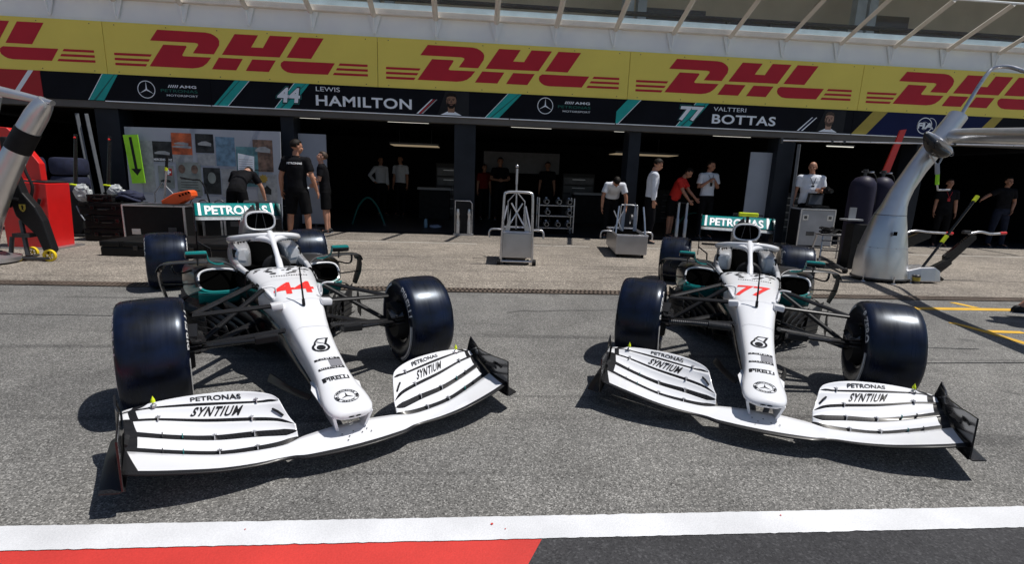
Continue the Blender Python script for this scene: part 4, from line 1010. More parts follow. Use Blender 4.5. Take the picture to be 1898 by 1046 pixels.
        b.tube([(p.x * s, p.y, p.z + .004) for p in (p0, p0.lerp(p1, .5) + Vector((0, 0, .004)), p1)], .006, 6); b.build('flap_slit', 'carbon_fibre', wing)
        # lettering on the flaps (reads left to right for someone facing the car)
        def flap_fn(k, x0, c0, hc):
            def f(u, v):
                x = x0 + u; ax = abs(x)
                a = line_at_x(WL[k], ax); r = line_at_x(WL[k + 1], ax)
                d = (r - a); d.normalize()
                a2 = a + d * SLOT[k] / 2; r2 = r - d * SLOT[k + 1] / 2 + Vector((0, 0, .005))
                c = c0 + hc * v
                p = a2.lerp(r2, c) + Vector((0, 0, -.07 * (r2 - a2).length * math.sin(PI * c) + .0045))
                return (x, p.y, p.z)
            return f
        x0 = -.705 if s < 0 else .485
        word_on(wing, [text2d('PETRONAS', .225, 1.0, .02)], flap_fn(4, x0, .22, .50), 'decal_black', 'sponsor_lettering')
        vs, fs = text2d('SYNTIUM', .212, 1.0, .030, 0.0, 1.16)
        sl = .028
        word_on(wing, [([(x + sl * (v - .5), v) for x, v in vs], fs)], flap_fn(3, x0 + .004, .17, .70), 'decal_black', 'product_lettering')
        # brackets across the slots
        for k, x in ((1, .607), (1, .449), (2, .619), (2, .449), (3, .449), (4, .415), (3, .846), (1, .75), (1, .83), (2, .75), (2, .83)):
            p = line_at_x(WL[k], x); small = x in (.75, .83)
            b = MB(); b.box((p.x * s, p.y, p.z + .010), (.0045, .032 if not small else .014, .022), bev=.001)
            if not small: b.box((p.x * s, p.y + .012, p.z + .014), (.022, .008, .004)); 
            b.build('slot_bracket', 'metal_bright' if not small else ('teal_paint' if x == .75 else 'metal_dark'), wing)
        p = line_at_x(W_S1, .863)
        b = MB(); b.lathe([(.0, .0), (.016, .0), (.014, .012), (.005, .020), (.005, .03)], (p.x * s, p.y, p.z + .004), 'Z', 10); ad = b.build('flap_adjuster', 'metal_bright', wing)
        b = MB(); b.lathe([(.0, .028), (.011, .028), (.009, .04), (.0, .062)], (p.x * s, p.y, p.z + .004), 'Z', 10); b.build('adjuster_flag', 'fluo_yellow', wing)
        # endplate and footplate
        ep = [(-1.102, .078), (-1.086, .298), (-1.0, .290), (-.88, .276), (-.76, .268), (-.68, .270), (-.62, .280), (-.575, .298), (-.548, .312), (-.535, .285), (-.525, .22), (-.515, .14), (-.515, .07), (-.8, .062)]
        def epx(y): return .966 + .036 * (y + 1.10) / .55
        b = MB(); b.prism(ep, .009, lambda u, v, w: (s * (epx(u) + w + (.012 if v > .27 and u > -.7 else 0)), u, v)); e = b.build('wing_endplate', 'black_gloss', wing, bevel=.002)
        b = MB()
        b.loft([[(s * .962, y, z), (s * (.962 + w * .5), y, z + bump), (s * (.962 + w), y, z - .006), (s * (.962 + w), y, z - .012), (s * (.962 + w * .5), y, z + bump - .006), (s * .962, y, z - .008)] for y, z, w, bump in ((-1.10, .083, .02, 0), (-1.07, .083, .092, .006), (-.9, .082, .098, .024), (-.72, .08, .10, .034), (-.55, .078, .095, .03))]); b.build('footplate', 'carbon_fibre', wing, smooth=50)
        b = MB(); b.loft([[(s * (.958), y, z), (s * (.945), y, z - .012), (s * .958, y, z - .02)] for y, z in ((-.98, .235), (-.93, .24), (-.87, .232))]); b.build('endplate_sensor', 'black_matt', wing)
    # ---- rear wing
    b = MB(); b.grid(lambda u, v: ((u - .5) * .94 - .01, 3.72 + .20 * v, .862 + .14 * v ** 1.3), 16, 8); rw = b.build('rear_wing', 'teal_paint', car, smooth=60, solid=.012)
    b = MB(); b.grid(lambda u, v: ((u - .5) * .94 - .01, 3.58 + .14 * v, .822 + .025 * v ** 1.5), 16, 6); b.build('main_plane', 'body_silver', rw, smooth=60, solid=.014)
    word_on(rw, [at(text2d('PETRONAS', .72, .72, .03), -.36, .12)], lambda u, v: (u - .01, 3.72 + .20 * v - .008, .862 + .14 * v ** 1.3 + .007), 'decal_white', 'sponsor_lettering')
    for sx in (-1, 1):
        b = MB(); b.prism([(3.48, .70), (3.55, 1.02), (4.0, 1.02), (4.02, .70), (3.95, .50), (3.75, .42), (3.62, .50), (3.58, .62)], .012, lambda u, v, w: (sx * (.472 + w) - .01, u, v)); b.build('wing_endplate', 'black_gloss', rw)
        b = MB(); b.grid(lambda u, v: (sx * (.40 + .03 * u) - .01, 3.72 + .20 * v - .008, .862 + .14 * v ** 1.3 + .008), 2, 6); b.build('stripe', 'decal_white', rw)
        b = MB(); b.tube([(sx * .49, 3.62, .56), (sx * .36, 3.60, .47), (sx * .345, 3.60, .2)], .011, 6); b.build('wing_stay', 'black_gloss', rw)
    b = MB(); b.tube([(0, 3.6, .4), (0, 3.72, .83)], .02, 8, flat=.5); b.build('wing_pillar', 'black_gloss', rw)
    b = MB(); b.box((0, 3.7, .60), (.9, .16, .012)); b.build('beam_wing', 'carbon_fibre', rw)
    b = MB(); b.box((0, 4.05, .33), (.10, .05, .07), bev=.01); b.build('rain_light', 'red_box', car)
    # static ride height: nose and front wing sit a little higher and further forward
    def walk(o):
        for c in kids(o):
            if c.type == 'MESH' and c.name.split('.')[0] not in ('wheel', 'tyre', 'sidewall_marking', 'wheel_nut', 'brake_drum', 'brake_duct', 'duct_lip', 'duct_slat'):
                for v in c.data.vertices:
                    y = v.co.y
                    if y < -.12:
                        k = min(1.0, (-y - .12) / .43); q = max(0.0, -y - .55) / .61
                        v.co.z += .023 * k + .021 * q; v.co.y -= .047 * k + .023 * q; v.co.x *= 1 - .016 * k
            walk(c)
    walk(car)
    return car

make_car('white open-wheel racing car with red 44 on its nose and a slim black camera bar', (-1.164, 3.448, 0), 29.341, '44', 'metal_dark', False)
make_car('white open-wheel racing car with red 77 on its nose and a fluorescent yellow camera', (2.197, 3.596, 0), -25.516, '77', 'fluo_yellow', True)

# ================================================================ pit equipment
def L(b, name, m, parent, loc=None, **k):
    """Build in world coordinates under a thing standing at its base (no rotation)."""
    return wpart(b, name, m, parent, **k)
def bar(b, p, q, r=.015, seg=8): b.tube([p, q], r, seg); return b
def shield(vals, cx, cz, s):
    return poly2d([(cx - s, cz + s), (cx + s, cz + s), (cx + s, cz - .2 * s), (cx + .6 * s, cz - s), (cx, cz - 1.45 * s), (cx - .6 * s, cz - s), (cx - s, cz - .2 * s)])

# ---- silver gantry at the left edge
t = thing('pit_gantry', 'silver bent gantry leg with a black band at the left edge of the photo', 'gantry', (-6.7, 7.6, 0))
b = MB(); pts = spline([(-5.80, 7.6, 2.26), (-5.90, 7.6, 2.14), (-6.20, 7.6, 1.70), (-6.37, 7.6, 1.43), (-6.56, 7.6, 1.10), (-6.74, 7.6, .74), (-6.90, 7.6, .36), (-6.96, 7.6, .10)], 24)
b.tube(pts, [.085 + .010 * min(k, 4) + .002 * k for k in range(24)], 20); L(b, 'leg', 'gantry_silver', t, smooth=50)
b = MB(); b.tube([(-6.085, 7.6, 1.865), (-6.265, 7.6, 1.60)], [.147, .151], 20); L(b, 'band', 'black_matt', t, smooth=50)
b = MB(); b.tube(spline([(-7.6, 7.5, 2.56), (-6.8, 7.55, 2.43), (-6.2, 7.6, 2.33), (-5.72, 7.6, 2.235)], 12), [.16 - .010 * k for k in range(12)], 16, flat=.7); L(b, 'beam', 'gantry_silver', t, smooth=50)
b = MB(); b.tube(spline([(-6.75, 7.9, 2.35), (-6.9, 7.9, 1.95), (-7.2, 7.9, 1.5)], 10), .12, 14); L(b, 'rear_leg', 'gantry_silver', t, smooth=50)
b = MB(); b.lathe([(.0, .03), (.42, .03), (.42, .09), (.30, .12), (.22, .16)], (-6.97, 7.6, 0), 'Z', 32); L(b, 'base', 'metal_brushed', t, smooth=40)
b = MB(); b.flat(shield(None, -6.33, 2.345, .030), lambda u, v: (u, 7.475, v)); L(b, 'shield_emblem', 'yellow_wheel', t)
# ---- red cabinet
t = thing('tool_cabinet', 'bright red cabinet with a slanted red hood behind the silver gantry leg', 'cabinet', (-7.45, 9.2, 0))
b = MB(); b.prism([(-7.78, 0.03), (-7.08, 0.03), (-7.03, 1.10), (-7.46, 1.12), (-7.78, 1.2)], .5, lambda u, v, w: (u, 8.95 + w, v)); L(b, 'body', 'red_box', t, bevel=.012)
b = MB(); b.prism([(-7.9, 1.2), (-7.20, 1.14), (-7.20, 1.42), (-7.46, 1.82), (-7.62, 1.98), (-7.9, 2.0)], .12, lambda u, v, w: (u, 9.10 + w, v)); L(b, 'hood', 'red_box', t, bevel=.01)
b = MB(); b.box((-7.25, 9.2, 1.125), (.42, .46, .03), bev=.008); L(b, 'lid', 'metal_dark', t)
b = MB(); b.tube(spline([(-7.30, 8.93, 1.52), (-7.27, 8.90, 1.30), (-7.20, 8.90, 1.05), (-7.26, 8.90, .80), (-7.18, 8.90, .72), (-7.12, 8.90, .85)], 24), .022, 8); L(b, 'cable', 'rubber_black', t, smooth=60)
b = MB(); b.box((-7.4, 9.2, .02), (.9, .6, .03)); L(b, 'plinth', 'metal_brushed', t)
# ---- black pit jack with yellow wheels
t = thing('pit_jack', 'black carbon pit jack with yellow spoked wheels standing before the red cabinet', 'jack', (-6.5, 7.9, 0))
b = MB(); b.prism([(-6.69, 1.78), (-6.60, 1.78), (-6.56, 1.25), (-6.50, 1.00), (-6.36, .80), (-6.28, .60), (-6.20, .16), (-6.25, .10), (-6.33, .12), (-6.40, .38), (-6.52, .52), (-6.64, .66), (-6.70, .95), (-6.69, 1.3)], .13, lambda u, v, w: (u, 7.84 + w, v)); L(b, 'fairing', 'carbon_fibre', t, bevel=.02)
b = MB(); b.flat(shield(None, -6.52, .79, .045), lambda u, v: (u, 7.836, v)); L(b, 'shield_emblem', 'print_gold', t)
b = MB(); b.flat(poly2d([(-6.535, .81), (-6.515, .83), (-6.50, .80), (-6.51, .77), (-6.50, .745), (-6.525, .76), (-6.535, .74), (-6.53, .78)]), lambda u, v: (u, 7.834, v)); L(b, 'horse_emblem', 'decal_black', t)
b = MB(); bar(b, (-6.62, 7.9, .60), (-6.56, 7.85, .08), .03); bar(b, (-6.78, 7.9, .35), (-6.80, 7.85, .06), .028); bar(b, (-6.86, 7.8, .05), (-6.24, 7.8, .05), .02); b.box((-6.60, 7.9, .38), (.22, .16, .06)); bar(b, (-6.62, 7.8, .05), (-6.62, 8.1, .05), .02); L(b, 'frame', 'metal_dark', t)
b = MB(); bar(b, (-6.92, 7.75, .93), (-6.55, 7.85, .90), .028); b.box((-6.88, 7.78, .93), (.10, .12, .16), bev=.02); b.box((-6.72, 7.80, .84), (.12, .10, .12), bev=.02); L(b, 'handle', 'black_gloss', t)
for x, y, r in ((-6.235, 7.82, .088), (-6.62, 7.76, .03), (-6.80, 7.76, .03), (-6.70, 8.10, .085)):
    b = MB(); b.lathe([(r * .72, -.02), (r, -.02), (r, .02), (r * .72, .02), (r * .72, -.02)], (x, y, r + .005), 'Y', 20)
    for q in range(5): a = q * 2 * PI / 5; bar(b, (x, y, r + .005), (x + r * .8 * math.cos(a), y, r + .005 + r * .8 * math.sin(a)), r * .10, 5)
    L(b, 'wheel', 'yellow_wheel', t)
# ---- two tall black jack stands wrapped in clear plastic
t0 = None
for i, (x, y, lab) in enumerate(((-7.86, 10.7, 'tall black jack pole with a clear plastic bag, nearer to the red cabinet'), (-7.38, 10.9, 'tall black jack pole with a clear plastic bag, half behind the stacked cases'))):
    if t0 is None:
        t0 = thing('jack_pole', lab, 'jack', (x, y, 0), 0, 'tall black jacks by the left garage')
        b = MB(); b.tube([(-.06, 0, .30), (.02, 0, 1.1), (.14, 0, 2.0)], [.05, .035, .028], 10); b.build('pole', 'black_gloss', t0, smooth=50)
        b = MB(); b.prism([(-.20, .02), (.02, .02), (.10, .16), (.10, .55), (.04, .85), (-.08, .90), (-.10, .5), (-.14, .2)], .12, lambda u, v, w: (u, -.06 + w, v)); b.build('fairing', 'black_matt', t0, bevel=.02)
        b = MB(); rr = random.Random(4); b.ball((.16, -.06, .88), .16, 14, (1.0, .5, 1.05), (0, .3, 0))
        for v in b.bm.verts: v.co += Vector((rr.uniform(-1, 1), rr.uniform(-1, 1), rr.uniform(-1, 1))) * .022
        b.build('plastic_bag', 'poly_bag', t0)
        b = MB(); b.box((.03, -.06, 1.03), (.13, .10, .022), (0, .15, 0)); b.build('tape', 'fluo_yellow', t0)
        b = MB(); b.ball((.135, -.03, 1.93), .022, 8); b.build('tip_cap', 'red_box', t0)
        b = MB(); b.tube(spline([(.03, -.08, .62), (.10, -.10, .45), (.20, -.08, .25), (.24, -.05, .1)], 10), .012, 6); b.build('strap', 'panel_pale', t0)
        b = MB(); b.box((-.02, 0, .03), (.34, .3, .05), bev=.01); b.build('base', 'black_matt', t0)
    else: dup(t0, (x, y, 0), 0.12, lab)
# ---- black transit cases
def case(loc, size, label, rz=0.0, m='case_black', group='black transit cases by the left garage', ribs=True, edge=None):
    t = thing('transit_case', label, 'case', loc, rz, group)
    w, d, h = size
    b = MB(); b.box((0, 0, h * .31), (w, d, h * .60), bev=.02); b.build('body', m, t)
    b = MB(); b.box((0, 0, h * .80), (w * 1.01, d * 1.01, h * .38), bev=.025); b.build('lid', m, t)
    if ribs:
        for q in (-.33, .33):
            for r in (-.03, 0, .03):
                b = MB(); b.box((w * q + r, 0, h * .80), (.012, d * 1.03, h * .40), bev=.004); b.build('rib', m, t)
        for q in (-.22, .22):
            b = MB(); b.box((w * q, -d / 2 - .012, h * .58), (.07, .025, h * .30), bev=.006); b.build('latch', 'black_gloss', t)
        b = MB(); b.tube([(-.09, -d / 2, h * .45), (-.08, -d / 2 - .035, h * .45), (.08, -d / 2 - .035, h * .45), (.09, -d / 2, h * .45)], .011, 6); b.build('handle', 'black_gloss', t)
    return t
case((-6.92, 10.35, 0), (.84, .6, .25), 'ribbed black transit case at the bottom of the stack')
case((-6.90, 10.34, .252), (.82, .58, .25), 'ribbed black transit case in the middle of the stack', .03)
case((-6.93, 10.35, .504), (.90, .6, .24), 'ribbed black transit case under the small case in the stack', -.02)
case((-7.02, 10.25, .746), (.46, .34, .14), 'small glossy black case on top of the case stack', .05, 'black_gloss')
case((-4.92, 8.85, 0), (2.0, .95, .25), 'long low black case lying on the apron behind the rear tyre', -.04)
t = thing('jacket', 'crumpled navy jacket lying on top of the black case stack', 'jacket', (-6.62, 10.36, .745))
b = MB(); rr = random.Random(9); b.ball((0, 0, .10), .20, 18, (1.2, .8, .55))
for v in b.bm.verts:
    v.co += Vector((rr.uniform(-1, 1), rr.uniform(-1, 1), rr.uniform(-1, 1))) * .028; v.co.z = max(v.co.z, .0)
b.build('cloth', 'cloth_navy', t, smooth=180)
b = MB(); b.tube(spline([(-.2, -.12, .05), (-.05, -.17, .12), (.12, -.15, .06), (.24, -.12, .02)], 14), .05, 8, flat=.5); b.build('sleeve', 'cloth_navy', t, smooth=180)
# flight case with metal edging
t = thing('flight_case', 'large black flight case with aluminium edges under the orange tray', 'flight case', (-5.80, 9.95, 0), 0)
b = MB(); b.box((0, 0, .37), (1.06, .62, .72), bev=.006); b.build('body', 'case_black', t)
b = MB()
for x in (-.53, .53):
    for y in (-.31, .31): b.box((x, y, .37), (.03, .03, .745), bev=.004)
for z in (.015, .735):
    for y in (-.31, .31): b.box((0, y, z), (1.06, .034, .03), bev=.004)
    for x in (-.53, .53): b.box((x, 0, z), (.034, .62, .03), bev=.004)
b.build('edging', 'metal_bright', t)
b = MB(); b.box((-.33, -.315, .26), (.15, .01, .10)); b.box((-.33, -.322, .26), (.12, .012, .012)); b.build('label_plate', 'metal_bright', t)
b = MB(); b.box((.3, -.315, .30), (.14, .012, .09), bev=.004); b.build('recessed_handle', 'metal_dark', t)
t = thing('equipment_rack', 'low dark equipment rack with aluminium uprights behind the rear wing', 'rack', (-4.55, 10.3, 0))
b = MB(); b.box((0, .05, .32), (1.25, .5, .5), bev=.01); b.build('cabinet', 'black_matt', t)
for x in (-.62, -.28, -.22, .62):
    b = MB(); b.box((x, -.22, .33), (.035, .035, .66)); b.build('upright', 'metal_bright', t)
b = MB(); b.box((0, -.22, .66), (1.28, .04, .03)); b.box((0, .26, .66), (1.28, .04, .03)); b.build('rail', 'metal_brushed', t)
b = MB(); b.box((.05, -.21, .40), (.34, .03, .10)); b.build('drawer_handle', 'metal_dark', t)
t = thing('parts_tray', 'bright orange slotted plastic tray tilted on top of the flight case', 'tray', (-5.52, 10.0, .755))
b = MB(); b.prism([(-.27, 0), (.02, .0), (.28, .16), (.27, .24), (.22, .27), (-.05, .20), (-.28, .06)], .22, lambda u, v, w: (u, -.11 + w, v)); b.build('shell', 'orange_box', t, bevel=.012)
for q in range(4):
    b = MB(); b.box((.07 + q * .055, -.113, .165 + q * .022), (.03, .012, .035), (0, -.45, 0)); b.build('slot', 'dark_void', t)
for i, (x, y, lab) in enumerate(((-5.16, 10.1, 'pair of grey headphones lying beside the orange tray'), (-4.88, 10.15, 'pair of grey headphones lying nearer the bending man'))):
    t = thing('headphones', lab, 'headphones', (x, y, .69), .3 * i, 'headphones on the equipment')
    b = MB(); b.tube([(.10 * math.cos(a), .02, .05 + .10 * math.sin(a)) for a in [PI * k / 12 for k in range(13)]], .012, 8); b.build('headband', 'metal_dark', t, smooth=60)
    for s in (-1, 1):
        b = MB(); b.lathe([(.0, -.035), (.05, -.03), (.058, 0), (.045, .03), (0, .03)], (s * .10, .02, .05), 'X', 16); b.build('ear_cup', 'black_gloss' if s > 0 else 'metal_brushed', t, smooth=40)
# ---- poster board
t = thing('poster_board', 'pale display board covered with vintage race posters in the left garage', 'display board', (-6.15, 12.3, 0), 0)
b = MB(); b.prism([(-7.87, .25), (-4.50, .25), (-4.46, 2.32), (-7.85, 2.29)], .04, lambda u, v, w: (u, 12.3 + w + (v - 1.2) * .03, v)); L(b, 'board', 'panel_pale', t)
def bq(name, pts, m, w=.0): b = MB(); b.flat(poly2d(pts), lambda u, v: (u, 12.297 - w + (v - 1.2) * .03, v)); return L(b, name, m, t)
def wd(body, x, z, w, h, m): b = MB(); b.flat(off2d(text2d(body, w, h, .02), x, z), lambda u, v: (u, 12.290 + (v - 1.2) * .03, v)); return L(b, 'poster_lettering', m, t)
mat('poster_orange', (0.42, 0.09, 0.03), .6, var=.55, scale=7); mat('poster_blue', (0.12, 0.22, 0.32), .6, var=.4, scale=9); mat('poster_dark', (0.03, 0.033, 0.035), .6, var=.6, scale=8)
mat('poster_brown', (0.16, 0.10, 0.075), .6, var=.6, scale=9); mat('poster_pale', (0.30, 0.32, 0.34), .6, var=.2, scale=12); mat('poster_sage', (0.22, 0.25, 0.24), .6, var=.25, scale=6); mat('poster_teal', (0.10, 0.24, 0.27), .6, var=.35, scale=6)
mat('poster_gold', (0.36, 0.25, 0.04), .6, var=.2); mat('poster_red', (0.38, 0.02, 0.02), .6, var=.2)
for nm, (x0, x1, z0, z1), m in (('poster', (-7.28, -6.86, 1.55, 2.0), 'poster_dark'), ('poster', (-6.86, -6.42, 1.72, 2.20), 'poster_orange'), ('poster', (-6.86, -6.42, 1.55, 1.72), 'poster_pale'), ('poster', (-6.34, -5.94, 1.78, 2.2), 'poster_dark'), ('poster', (-6.32, -5.93, 1.5, 1.76), 'poster_pale'),
      ('poster', (-5.90, -5.48, 1.50, 2.15), 'poster_blue'), ('poster', (-5.08, -4.64, 1.40, 2.12), 'poster_brown'), ('poster', (-7.20, -6.86, .95, 1.46), 'poster_sage'), ('poster', (-6.80, -6.26, .80, 1.56), 'poster_sage'), ('poster', (-6.22, -5.84, .85, 1.45), 'poster_dark'), ('poster', (-5.82, -5.44, .80, 1.44), 'poster_pale'), ('poster', (-5.02, -4.58, .75, 1.34), 'poster_pale'), ('poster', (-5.46, -4.98, 1.05, 1.95), 'poster_teal'), ('poster', (-7.55, -7.28, .85, 2.0), 'poster_pale')):
    bq(nm, [(x0, z0), (x1, z0), (x1, z1), (x0, z1)], m)
bq('poster_note', [(-5.44, 1.28), (-5.08, 1.26), (-5.06, 1.74), (-5.42, 1.80)], 'print_white', .003)
bq('poster_sun', [(-4.88 + (.11 if k % 2 else .075) * math.cos(k * PI / 9), 1.24 + (.11 if k % 2 else .075) * math.sin(k * PI / 9)) for k in range(18)], 'poster_gold', .003)
bq('poster_flag', [(-7.06, 1.24), (-6.90, 1.24), (-6.90, 1.40), (-7.06, 1.40)], 'poster_red', .003)
bq('poster_cross', [(-7.04, 1.30), (-7.0, 1.30), (-7.0, 1.26), (-6.96, 1.26), (-6.96, 1.30), (-6.92, 1.30), (-6.92, 1.34), (-6.96, 1.34), (-6.96, 1.38), (-7.0, 1.38), (-7.0, 1.34), (-7.04, 1.34)], 'print_white', .005)
for cx in (-6.68, -6.40):
    bq('poster_head', [(cx + .075 * math.cos(k * PI / 8), 1.40 + .10 * math.sin(k * PI / 8)) for k in range(16)], 'poster_brown', .003)
bq('poster_figure', [(-6.03 + .09 * math.cos(k * PI / 8), 1.22 + .13 * math.sin(k * PI / 8)) for k in range(16)], 'poster_sage', .003)
bq('poster_badge', [(-5.62, 1.02), (-5.50, 1.02), (-5.50, 1.09), (-5.62, 1.09)], 'poster_red', .003)
for x0, x1, z, h in ((-6.84, -6.44, 1.88, .05), (-6.80, -6.5, 1.95, .05), (-7.24, -6.92, 1.72, .07), (-6.28, -6.0, 1.95, .09), (-5.02, -4.7, 1.85, .12), (-5.42, -5.02, 1.14, .06), (-5.36, -5.2, 1.2, .05), (-4.9, -4.72, .9, .2), (-7.16, -6.95, 1.1, .06)):
    bq('poster_car', [(x0, z), (x1, z - .02), (x1 + .01, z + h * .5), (x1 - .1, z + h), (x0 + .08, z + h * .9), (x0 - .01, z + h * .4)], 'poster_pale' if z > 1.6 else 'poster_dark', .004)
wd('MERCEDES-BENZ', -7.27, 1.57, .40, .05, 'print_white'); wd('MERCEDES-BENZ', -5.06, 1.415, .40, .035, 'poster_dark'); wd('MERCEDES-BENZ', -6.76, .90, .46, .03, 'poster_dark')
for q in range(6): bq('poster_line', [(-5.41, 1.66 - q * .05), (-5.10, 1.655 - q * .05), (-5.10, 1.665 - q * .05), (-5.41, 1.67 - q * .05)], 'print_grey', .005)
for q in range(7): bq('poster_line', [(-5.79, 1.38 - q * .04), (-5.47, 1.38 - q * .04), (-5.47, 1.388 - q * .04), (-5.79, 1.388 - q * .04)], 'print_grey', .005)
for q in range(4): bq('poster_line', [(-6.72, 1.16 - q * .06), (-6.34, 1.16 - q * .06), (-6.34, 1.172 - q * .06), (-6.72, 1.172 - q * .06)], 'poster_dark', .005)
t = thing('arrow_sign', 'lime green board with a black arrow pointing down, leaning on the poster board', 'sign', (-7.62, 12.2, 1.0))
b = MB(); b.prism([(-7.80, 2.10), (-7.49, 2.12), (-7.44, 1.06), (-7.72, 1.04)], .02, lambda u, v, w: (u, 12.18 + w, v)); L(b, 'board', 'fluo_green', t)
b = MB(); b.flat(poly2d([(-7.68, 2.06), (-7.62, 2.06), (-7.565, 1.37), (-7.48, 1.37), (-7.585, 1.22), (-7.70, 1.37), (-7.625, 1.37)]), lambda u, v: (u, 12.176, v)); L(b, 'arrow', 'decal_black', t)
t = thing('steel_jack', 'slim steel jack with a yellow-taped pole standing before the posters', 'jack', (-6.38, 11.0, 0))
b = MB(); bar(b, (-6.42, 11, .5), (-6.27, 11, 1.42), .022); L(b, 'pole', 'metal_bright', t, smooth=50)
b = MB(); bar(b, (-6.27, 11, 1.42), (-6.235, 11, 1.66), .028); L(b, 'grip', 'black_matt', t, smooth=50)
b = MB(); bar(b, (-6.285, 11, 1.36), (-6.272, 11, 1.43), .03); L(b, 'tape', 'fluo_yellow', t)
b = MB(); b.tube([(-6.58, 11, .05), (-6.56, 11, .9), (-6.38, 11, 1.12), (-6.20, 11, .9), (-6.18, 11, .05)], .014, 8); bar(b, (-6.56, 11, .5), (-6.2, 11, .5), .014); L(b, 'frame', 'metal_brushed', t)
b = MB(); b.box((-6.38, 11, .03), (.5, .3, .05)); L(b, 'base', 'metal_dark', t)
t = thing('tubular_stand', 'black tubular stand with a cross bar before the two portrait poster', 'stand', (-5.95, 11.6, 0))
b = MB(); b.tube(spline([(-6.35, 11.6, 1.22), (-6.1, 11.6, 1.18), (-5.93, 11.6, 1.16), (-5.82, 11.6, .9), (-5.75, 11.6, .4), (-5.74, 11.6, .0)], 20), .018, 8); L(b, 'frame', 'black_gloss', t, smooth=60)
b = MB(); b.tube(spline([(-6.2, 11.5, .0), (-6.16, 11.5, .6), (-6.05, 11.5, .80), (-5.9, 11.5, .82)], 14), .012, 8); L(b, 'hook', 'metal_dark', t, smooth=60)
# ---- pale panels standing in the bays
for x, lab in ((-3.93, 'plain pale blue-grey panel standing beside the big man in black'), (7.53, 'plain pale blue-grey panel standing left of the photographer')):
    t = thing('screen_panel', lab, 'panel', (x, 12.95, 0), 0, 'pale panels at the garage openings')
    b = MB(); b.box((0, 0, 1.25), (.66, .03, 2.18), bev=.004); b.build('sheet', 'panel_pale', t)
    b = MB(); b.box((0, .05, .06), (.5, .3, .05)); b.box((0, .03, 1.0), (.05, .04, 1.9)); b.build('stand', 'metal_dark', t)
# ---- small stand with two silver wheel guns by the pillar
t = thing('gun_stand', 'small black stand holding two silver wheel guns against the middle pillar', 'stand', (-.24, 12.62, 0), 0)
b = MB(); b.tube([(-.20, 0, .04), (-.20, 0, .86), (.17, 0, .86), (.22, 0, .80), (.22, 0, .04)], .014, 8); b.build('frame', 'metal_bright', t)
b = MB(); b.box((.01, .03, .45), (.42, .04, .8)); b.build('back_plate', 'black_matt', t)
b = MB(); b.box((.01, -.02, .03), (.50, .2, .04)); b.build('base', 'metal_brushed', t)
for x in (-.13, .15):
    b = MB(); b.lathe([(.0, .06), (.055, .06), (.05, .35), (.035, .48), (.05, .54), (.03, .66), (.0, .66)], (x, -.05, 0), 'Z', 14); b.build('wheel_gun', 'metal_bright', t, smooth=40)
# ---- wheel-change trolleys
def trolley_box(t, w, d, h, z0):
    b = MB(); b.box((0, d / 2, z0 + h / 2), (w, d, h), bev=.012); b.build('box', 'metal_brushed', t)
    b = MB(); b.box((0, d / 2, z0 + h - .003), (w - .08, d - .08, .012)); b.build('tray', 'dark_void', t)
    b = MB()
    for x in (-w / 2, w / 2): b.tube([(x, 0, z0 + h + .015), (x, d, z0 + h + .015)], .018, 8)
    for y in (0, d): b.tube([(-w / 2, y, z0 + h + .015), (w / 2, y, z0 + h + .015)], .018, 8)
    b.build('rim_rail', 'metal_bright', t)
    for x in (-w * .4, w * .4):
        for y in (.12, d - .12):
            b = MB(); b.lathe([(.0, -.02), (.045, -.02), (.045, .02), (0, .02)], (x, y, .045), 'X', 14); b.build('castor', 'rubber_black', t)
    for s in (-1, 1):
        b = MB(); b.tube(spline([(s * w / 2, d * .45, z0 + h + .01), (s * (w / 2 + .10), d * .45, z0 + h + .02), (s * (w / 2 + .20), d * .45, z0 + h + .01), (s * (w / 2 + .23), d * .45, z0 + h - .05), (s * (w / 2 + .225), d * .45, z0 + h - .13)], 14), .017, 8); b.build('side_handle', 'metal_bright', t, smooth=60)
t = thing('jack_trolley', 'silver trolley with a tall hoop frame standing upright in mid-apron', 'trolley', (.75, 8.35, 0), R(-3))
trolley_box(t, .50, .9, .42, .13)
b = MB(); b.tube(spline([(-.27, 0, .06), (-.25, 0, .6), (-.235, -.0, 1.14), (-.20, 0, 1.215), (-.1, 0, 1.23), (.1, 0, 1.23), (.20, 0, 1.215), (.235, 0, 1.14), (.25, 0, .6), (.27, 0, .06)], 60), .022, 8); b.build('hoop', 'metal_bright', t, smooth=60)
b = MB(); b.tube([(-.32, 0, .07), (.32, 0, .07)], .02, 8); b.build('axle', 'metal_bright', t)
for s in (-1, 1):
    b = MB(); b.lathe([(.0, -.03), (.055, -.03), (.055, .03), (0, .03)], (s * .30, 0, .055), 'X', 18); b.build('wheel', 'rubber_black', t, smooth=40)
    b = MB(); b.prism([(s * .13, .20), (s * .22, .20), (s * .22, .40), (s * .20, .62), (s * .15, .78), (s * .12, .95), (s * .12, .62), (s * .16, .48)], .05, lambda u, v, w: (u, .06 + w, v)); b.build('fork_plate', 'metal_bright', t)
    b = MB(); b.tube([(s * .18, .55, .55), (s * .03, .6, .80), (-s * .10, .62, 1.02)], .014, 8); b.build('brace', 'metal_bright', t)
    b = MB(); b.tube([(s * .26, .75, .56), (s * .17, .95, .95)], .018, 8); b.build('stay', 'metal_brushed', t)
b = MB(); b.tube([(0, .65, .5), (-.02, .65, 1.35)], .016, 8); b.tube([(-.02, .65, 1.35), (-.02, .65, 1.62)], .022, 8); b.build('pole', 'metal_brushed', t, smooth=50)
b = MB(); b.ball((-.02, .65, 1.66), .03, 10); b.build('pole_knob', 'metal_bright', t, smooth=60)
